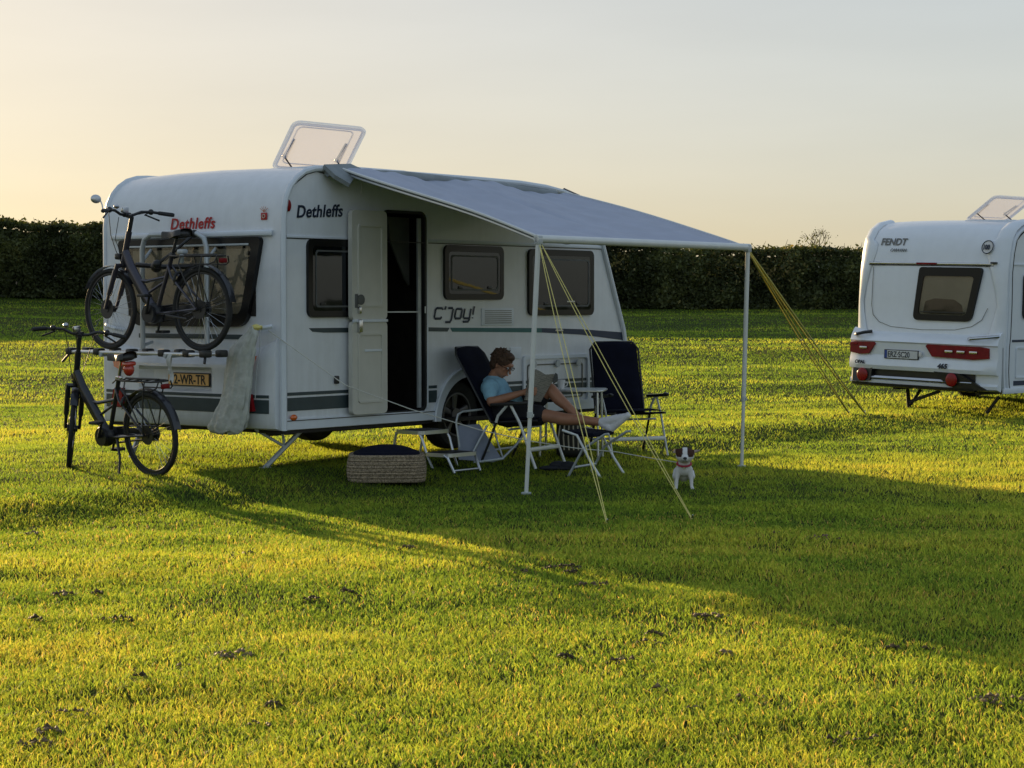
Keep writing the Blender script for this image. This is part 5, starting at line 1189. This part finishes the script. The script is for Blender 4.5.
# ------------------------------------------------------------------ grass blades
gmat = leafmat('grass blades', [(0, (.007, .018, .004)), (.35, (.018, .039, .008)), (.65, (.037, .059, .012)), (.85, (.050, .061, .017)), (1, (.056, .050, .028))], .70, .5, (22.0, 15.2, 7.5))
bands = [(5.6, 8.0, 8500, .82), (8.0, 11, 6800, .9), (11, 15, 4300, 1.1), (15, 20, 2500, 1.4), (20, 28, 1250, 1.9), (28, 42, 480, 2.8), (42, 60, 210, 4.2)]
PX, PY, WS = [], [], []
for y0, y1, den, ws in bands:
    hw = lambda y: .272 * y + 4.2
    area = (y1 - y0) * (hw(y0) + hw(y1)); n = int(area * den)
    y = RNG.uniform(y0, y1, n); x = RNG.uniform(-1, 1, n) * hw(y)
    dens = .86 + .75 * vnoise(x * 5, y * 5) + .35 * vnoise(x * 1.3 + 7, y * 1.3)
    k = RNG.random(n) < np.clip(dens, .12, 1) * np.where(np.abs(x) > .262 * y + .5, .42, 1)
    PX.append(x[k]); PY.append(y[k]); WS.append(np.full(k.sum(), ws))
x = np.concatenate(PX); y = np.concatenate(PY); ws = np.concatenate(WS); n = len(x)
patch = vnoise(x * .5 + 3, y * .8 + 11) + .6 * vnoise(x * 2.1, y * 2.6 + 31) + .4 * vnoise(x * 6.1, y * 6.0)
z = terrain(x, y) - .004
h = (.024 + .020 * RNG.random(n) + .022 * np.clip(patch + .15, -.2, .8)) * (1 + .12 * (ws - 1)); h = np.clip(.008 + h * .58, .012, .06)
tall = RNG.random(n) < .02; h[tall] *= 1.35
w = (.0021 + .0016 * RNG.random(n)) * ws
az = RNG.uniform(0, 2 * np.pi, n); lean = h * RNG.uniform(.2, 1.25, n); la = az + RNG.normal(0, .7, n) + np.pi / 2
ax_, ay_ = np.cos(az) * w, np.sin(az) * w; lx_, ly_ = np.cos(la) * lean, np.sin(la) * lean
B0 = np.stack([x - ax_, y - ay_, z], 1); B1 = np.stack([x + ax_, y + ay_, z], 1)
m0 = np.stack([x - ax_ * .8 + lx_ * .35, y - ay_ * .8 + ly_ * .35, z + h * .62], 1); m1 = np.stack([x + ax_ * .8 + lx_ * .35, y + ay_ * .8 + ly_ * .35, z + h * .62], 1)
tp = np.stack([x + lx_, y + ly_, z + h], 1)
P = np.stack([B0, B1, m0, m1, tp], 1).reshape(-1, 3); base = (np.arange(n) * 5)[:, None]
nr = ws < 1.3; bn = base[nr]; bf_ = base[~nr]
T = np.concatenate([np.concatenate([bn + [0, 1, 3], bn + [0, 3, 2], bn + [2, 3, 4]], 1).reshape(-1, 3), (bf_ + [0, 1, 4]).reshape(-1, 3)])
tone = np.clip(.50 + .40 * patch + RNG.normal(0, .13, n) * np.clip(9 / y, .15, 1), 0, .84); dry = RNG.random(n) < np.where(y < 14, .06, .006) * (1 + 5 * np.clip(vnoise(x * 1.9 + 13, y * 2.3 + 5) - .1, 0, 1)) + .16 * np.clip(vnoise(x * .8 + 2, y * 1.2 + 9) - .18, 0, 1); tone[dry] = RNG.uniform(.85, 1, dry.sum())
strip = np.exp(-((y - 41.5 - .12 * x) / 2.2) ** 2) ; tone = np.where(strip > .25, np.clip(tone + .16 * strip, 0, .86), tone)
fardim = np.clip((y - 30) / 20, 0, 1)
tone = tone - .22 * sstep((y - 25 + .25 * np.clip(x + 4, -30, 0) * 0) / 9) * np.where(x < -4, .75, 1)  # tree shade over the far lawn, put into the blade tone as darker colour
straw = RNG.random(n) < sstep((y - 19) / 8) * np.clip(.12 + 1.5 * vnoise(x * .13 + 6, y * .95 + 4) + .7 * vnoise(x * .5, y * 2.1), 0, .75); tone = np.where(straw, np.clip(tone + RNG.uniform(.12, .3, n), 0, .86), tone); tone = np.clip(tone, 0, 1)
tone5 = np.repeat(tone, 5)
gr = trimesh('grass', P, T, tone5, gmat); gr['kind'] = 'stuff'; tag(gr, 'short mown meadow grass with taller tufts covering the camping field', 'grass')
print('blades', n)
# soil crumbs and dead thatch lying in the grass
spots = [(25, 62 + 470), (60, 535), (150, 518), (215, 560), (78, 590), (55, 598), (120, 598), (20, 632), (75, 620), (145, 620), (230, 586), (232, 657), (190, 672), (85, 720), (50, 742), (55, 722), (350, 575), (425, 557), (504, 580), (442, 627), (258, 721),
         (590, 588), (600, 586), (545, 572), (560, 575), (590, 610), (722, 617), (640, 643), (667, 645), (595, 660), (742, 652), (990, 706), (900, 743), (1000, 480 + 235), (590, 684), (730, 710), (795, 540), (752, 550), (10, 430), (16, 432), (925, 450), (640, 690), (330, 602), (405, 668), (152, 690), (880, 655), (300, 740)]
Pc, Tc, Tn = [], [], []; k = 0
def blob(cx, cy, r, hh, tone_):
    global k
    n_ = int(RNG.integers(6, 34)); an = RNG.uniform(0, 6.28, n_); rr = r * np.sqrt(RNG.random(n_)); px_ = cx + rr * np.cos(an) * 1.7; py_ = cy + rr * np.sin(an)
    for q in range(n_):
        s_ = RNG.uniform(.006, .018); c_ = np.array([px_[q], py_[q], float(terrain(px_[q], py_[q])) + hh * (1 - (rr[q] / r) ** 2) + s_ * .3])
        v_ = np.array([[1, 0, 0], [-.6, .8, 0], [-.5, -.8, .1], [0, 0, .9]]) * s_ * RNG.uniform(.6, 1.4, (4, 3)); an_ = RNG.uniform(0, 6.28); ca, sa = math.cos(an_), math.sin(an_)
        v_ = v_ @ np.array([[ca, sa, 0], [-sa, ca, 0], [0, 0, 1]]); Pc.append(v_ + c_); Tc.append(np.array([[0, 1, 3], [1, 2, 3], [2, 0, 3], [0, 2, 1]]) + k * 4); Tn.append(np.full(4, np.clip(tone_ + RNG.normal(0, .2), 0, 1))); k += 1
for (sx_, sy_) in [q for i_, q in enumerate(spots) if i_ % 3 != 1]:
    d = ray(sx_, sy_); t_ = (-.11 - CAM_H) / d[2]; X_, Y_ = d[0] * t_, d[1] * t_
    for _ in range(1 + int(RNG.random() < .4)): blob(X_ + RNG.normal(0, .09), Y_ + RNG.normal(0, .12), .025 + .065 * RNG.random() ** 2, .022, RNG.uniform(.15, .9))
cm = leafmat('soil crumbs', [(0, (.05, .036, .02)), (.6, (.14, .095, .05)), (1, (.30, .21, .12))], .05)
cl = trimesh('soil_crumbs', np.concatenate(Pc), np.concatenate(Tc), np.concatenate(Tn), cm); cl['kind'] = 'stuff'; tag(cl, 'brown soil crumbs and dead thatch scattered over the meadow', 'soil')

# ------------------------------------------------------------------ hedge
hg = thing('hedge', 'long tall dark clipped hedge closing off the field behind both caravans', 'hedge', (0, 60, 0))
HX0, HX1 = -34, 36
def htop(x): return 3.70 - .033 * (x + 15) + .12 * vnoise(x * 3.9, 0 * x + 5) + .28 * vnoise(x * .55 + 2, 0 * x + 1.5) + .14 * vnoise(x * 1.7, 0 * x + 8)
def hbase(x): return terrain(x, np.full_like(x, 60.) if not np.isscalar(x) else 60.)
core = MB(); nseg = 140
def cg(u, v):
    xx = HX0 + (HX1 - HX0) * u; zb = float(hbase(xx)); zt = float(htop(np.array(xx))) - .12
    pr_ = [(-.40, 0), (-.55, .3), (-.52, .8), (-.3, .97), (.3, .97), (.5, .8), (.5, 0)]
    k_ = int(round(v * 6)); yy, f_ = pr_[k_]
    return (xx, yy + .12 * float(vnoise(xx * .8, k_ * 3.3)), zb + (zt - zb) * f_ - (.1 if f_ == 0 else 0))
core.grid(cg, nseg, 6); core.build('hedge_core', mat('dark twigs', (.032, .035, .018), .95, var=.5, scale=3, bump=.5, bscale=6), hg, 60)
n = 260000
xh = RNG.uniform(HX0, HX1, n); s = RNG.random(n); zb = terrain(xh, np.full(n, 60.)); zt = htop(xh) + .05 * vnoise(xh * 6, xh * 0 + 3)
ontop = s < .2
lump = .30 * vnoise(xh * .9, RNG.random(n) * 0 + zb) 
zz = np.where(ontop, zt + RNG.normal(0, .06, n), zb + (zt - zb) * RNG.random(n) ** .95)
clump = vnoise(xh * 1.1, zz * 1.3 + 20) + .6 * vnoise(xh * 3.1 + 4, zz * 3.3)
yy = np.where(ontop, RNG.uniform(-.8, .8, n), -.84 - .34 * clump + RNG.normal(0, .05, n) + .3 * np.clip((zz - zt + .5) / .5, 0, 1))
NOISEG = vnoise(xh * .35 + 4, zz * .5 + 1)
spr = RNG.random(n) < .05 * np.clip(vnoise(xh * 2.6 + 3, xh * 0 + 2) + .05, 0, 1); zz[spr] = zt[spr] + np.abs(RNG.normal(0, .11, spr.sum())); yy[spr] = RNG.uniform(-.7, .4, spr.sum())
S_ = RNG.uniform(.026, .064, n)
a1 = RNG.normal(0, 1, (n, 3)); a1 /= np.linalg.norm(a1, axis=1)[:, None]; a2 = np.cross(a1, RNG.normal(0, 1, (n, 3))); a2 /= np.linalg.norm(a2, axis=1)[:, None]
c = np.stack([xh, yy, zz], 1); P = np.stack([c - a1 * S_[:, None] * 1.2, c + a2 * S_[:, None] * .7, c - a2 * S_[:, None] * .7, c + a1 * S_[:, None] * 1.2], 1).reshape(-1, 3)
base = (np.arange(n) * 4)[:, None]; T = np.concatenate([base + [0, 1, 2], base + [1, 3, 2]], 1).reshape(-1, 3)
tone = np.clip(.38 + .45 * clump + .35 * NOISEG + RNG.normal(0, .12, n), 0, .78)
ivy = np.exp(-(((xh - 7.1) / 1.3) ** 2 + ((zz - 2.55) / .55) ** 2)) * (vnoise(xh * 2.2, zz * 2.2) + .5); tone = np.where((RNG.random(n) < ivy * .8), RNG.uniform(.8, .97, n), tone)
ivy2 = np.exp(-(((xh - 3.2) / .35) ** 2 + ((zz - 2.6) / .25) ** 2)); tone = np.where((RNG.random(n) < ivy2 * .5), RNG.uniform(.8, .95, n), tone)
fl = RNG.random(n) < .0015; tone[fl] = 1
hm = leafmat('hedge leaves', [(0, (.022, .028, .012)), (.4, (.065, .080, .032)), (.7, (.13, .15, .055)), (.85, (.26, .24, .09)), (.96, (.26, .20, .09)), (1, (.7, .62, .5))], .32, .55, (2.2, 2.0, .8))
trimesh('foliage', P, T, np.repeat(tone, 4), hm, hg)
b = MB()
for k in range(150):
    xx = random.uniform(HX0, HX1); z0 = float(htop(np.array(xx))) - .1; l = random.uniform(.15, .45); dx_ = random.uniform(-.15, .15); y_ = random.uniform(-.5, .3)
    b.tube([(xx, y_, z0), (xx + dx_ * .4, y_, z0 + l * .6), (xx + dx_, y_, z0 + l)], [.010, .007, .004], 4)
b.build('twigs', M['twig'], hg)['kind'] = 'stuff'
# bare shrub rising out of the hedge
xs0 = (817 - 512) / 2000 * 60.4
sh = thing('shrub', 'bare twiggy shrub sticking up above the hedge left of the far caravan', 'shrub', (xs0, 60.4, float(terrain(xs0, 60.4))))
b = MB(); lv = []
def branch(p, d, l, r, k):
    q = p + d * l; b.tube([p, p.lerp(q, .5) + Vector((random.uniform(-.03, .03), 0, 0)), q], [r, r * .8, r * .6], 5)
    if k == 0: lv.append(q); return
    for _ in range(random.choice((2, 3))):
        dd = (d + Vector((random.uniform(-.6, .6), random.uniform(-.4, .4), random.uniform(-.1, .3)))).normalized(); branch(q, dd, l * random.uniform(.55, .8), r * .62, k - 1)
for k in range(5): branch(Vector((random.uniform(-.25, .25), 0, 1.55)), Vector((random.uniform(-.6, .6), random.uniform(-.2, .2), 1)).normalized(), .42, .016, 2)
b.tube([(0, 0, 0), (0, 0, 1.65)], .05, 6); b.build('branches', M['twig'], sh)
n = 130; src = np.array([list(v) for v in lv]); c = src[RNG.integers(0, len(src), n)] + RNG.normal(0, .07, (n, 3)); c[:, 2] -= np.abs(RNG.normal(0, .25, n)); c[:, 2] = np.minimum(c[:, 2], 2.55 + RNG.normal(0, .15, n)); S_ = RNG.uniform(.02, .035, n)
a1 = RNG.normal(0, 1, (n, 3)); a1 /= np.linalg.norm(a1, axis=1)[:, None]; a2 = np.cross(a1, RNG.normal(0, 1, (n, 3))); a2 /= np.linalg.norm(a2, axis=1)[:, None]
P = np.stack([c - a1 * S_[:, None], c + a2 * S_[:, None] * .7, c - a2 * S_[:, None] * .7, c + a1 * S_[:, None]], 1).reshape(-1, 3); base = (np.arange(n) * 4)[:, None]; T = np.concatenate([base + [0, 1, 2], base + [1, 3, 2]], 1).reshape(-1, 3)
trimesh('leaves', P, T, np.repeat(RNG.uniform(.2, .9, n), 4), hm, sh)

# ================================================================== sky, sun, camera
SUN_EL, SAZ = R(9.0), R(-31.2)   # azimuth measured from +Y towards +X
w = bpy.data.worlds.new('World'); scn.world = w; w.use_nodes = True; nt = w.node_tree; nt.nodes.clear(); N, L = nt.nodes.new, nt.links.new
sk = N('ShaderNodeTexSky'); sk.sky_type = 'NISHITA'; sk.sun_disc = False; sk.sun_elevation = SUN_EL; sk.sun_rotation = SAZ; sk.air_density = 1.0; sk.dust_density = 1.2; sk.ozone_density = 1.0
hs = N('ShaderNodeHueSaturation'); hs.inputs['Saturation'].default_value = 1.6
bg = N('ShaderNodeBackground'); bg.inputs['Strength'].default_value = .41; wo_ = N('ShaderNodeOutputWorld')
gm_ = N('ShaderNodeGamma'); gm_.inputs['Gamma'].default_value = .27
L(sk.outputs[0], gm_.inputs['Color']); tn = N('ShaderNodeMix'); tn.data_type = 'RGBA'; tn.blend_type = 'MULTIPLY'; tn.inputs['Factor'].default_value = 1; tn.inputs['B'].default_value = (1.0, 1.008, 1.04, 1)
L(gm_.outputs[0], tn.inputs['A']); wtc = N('ShaderNodeTexCoord'); wmp = N('ShaderNodeMapping'); wmp.inputs['Scale'].default_value = (3, 3, 16); wn = N('ShaderNodeTexNoise'); wn.inputs['Scale'].default_value = 1.4; wn.inputs['Detail'].default_value = 7
L(wtc.outputs['Generated'], wmp.inputs[0]); L(wmp.outputs[0], wn.inputs['Vector'])
wr = N('ShaderNodeMapRange'); wr.inputs['To Min'].default_value = .955; wr.inputs['To Max'].default_value = 1.045; wr.inputs['From Min'].default_value = .25; wr.inputs['From Max'].default_value = .75; L(wn.outputs[0], wr.inputs[0])
wm = N('ShaderNodeVectorMath'); wm.operation = 'SCALE'; L(tn.outputs['Result'], wm.inputs[0]); L(wr.outputs[0], wm.inputs['Scale']); L(wm.outputs[0], hs.inputs['Color']); L(hs.outputs[0], bg.inputs[0]); L(bg.outputs[0], wo_.inputs[0])
sl = bpy.data.lights.new('sun', 'SUN'); sl.energy = 5.0; sl.angle = R(.5); sl.color = (1, .71, .36)
so = bpy.data.objects.new('sun', sl); COL.objects.link(so)
sdir = Vector((math.sin(SAZ) * math.cos(SUN_EL), math.cos(SAZ) * math.cos(SUN_EL), math.sin(SUN_EL)))
so.rotation_euler = (-sdir).to_track_quat('-Z', 'Y').to_euler(); so.location = sdir * 50
cd = bpy.data.cameras.new('camera'); cam = bpy.data.objects.new('camera', cd); COL.objects.link(cam); scn.camera = cam
cam.location = (0, 0, CAM_H); cam.rotation_euler = (math.pi / 2 - PITCH, 0, 0); cd.sensor_width = 36; cd.lens = F_PX / 1024 * 36; cd.clip_end = 3000; cd.clip_start = .1
scn.view_settings.view_transform = 'Standard'; scn.view_settings.look = 'None'; scn.view_settings.exposure = 0
try:
    scn.cycles.use_denoising = True; scn.cycles.max_bounces = 8; scn.cycles.transparent_max_bounces = 12
except Exception: pass
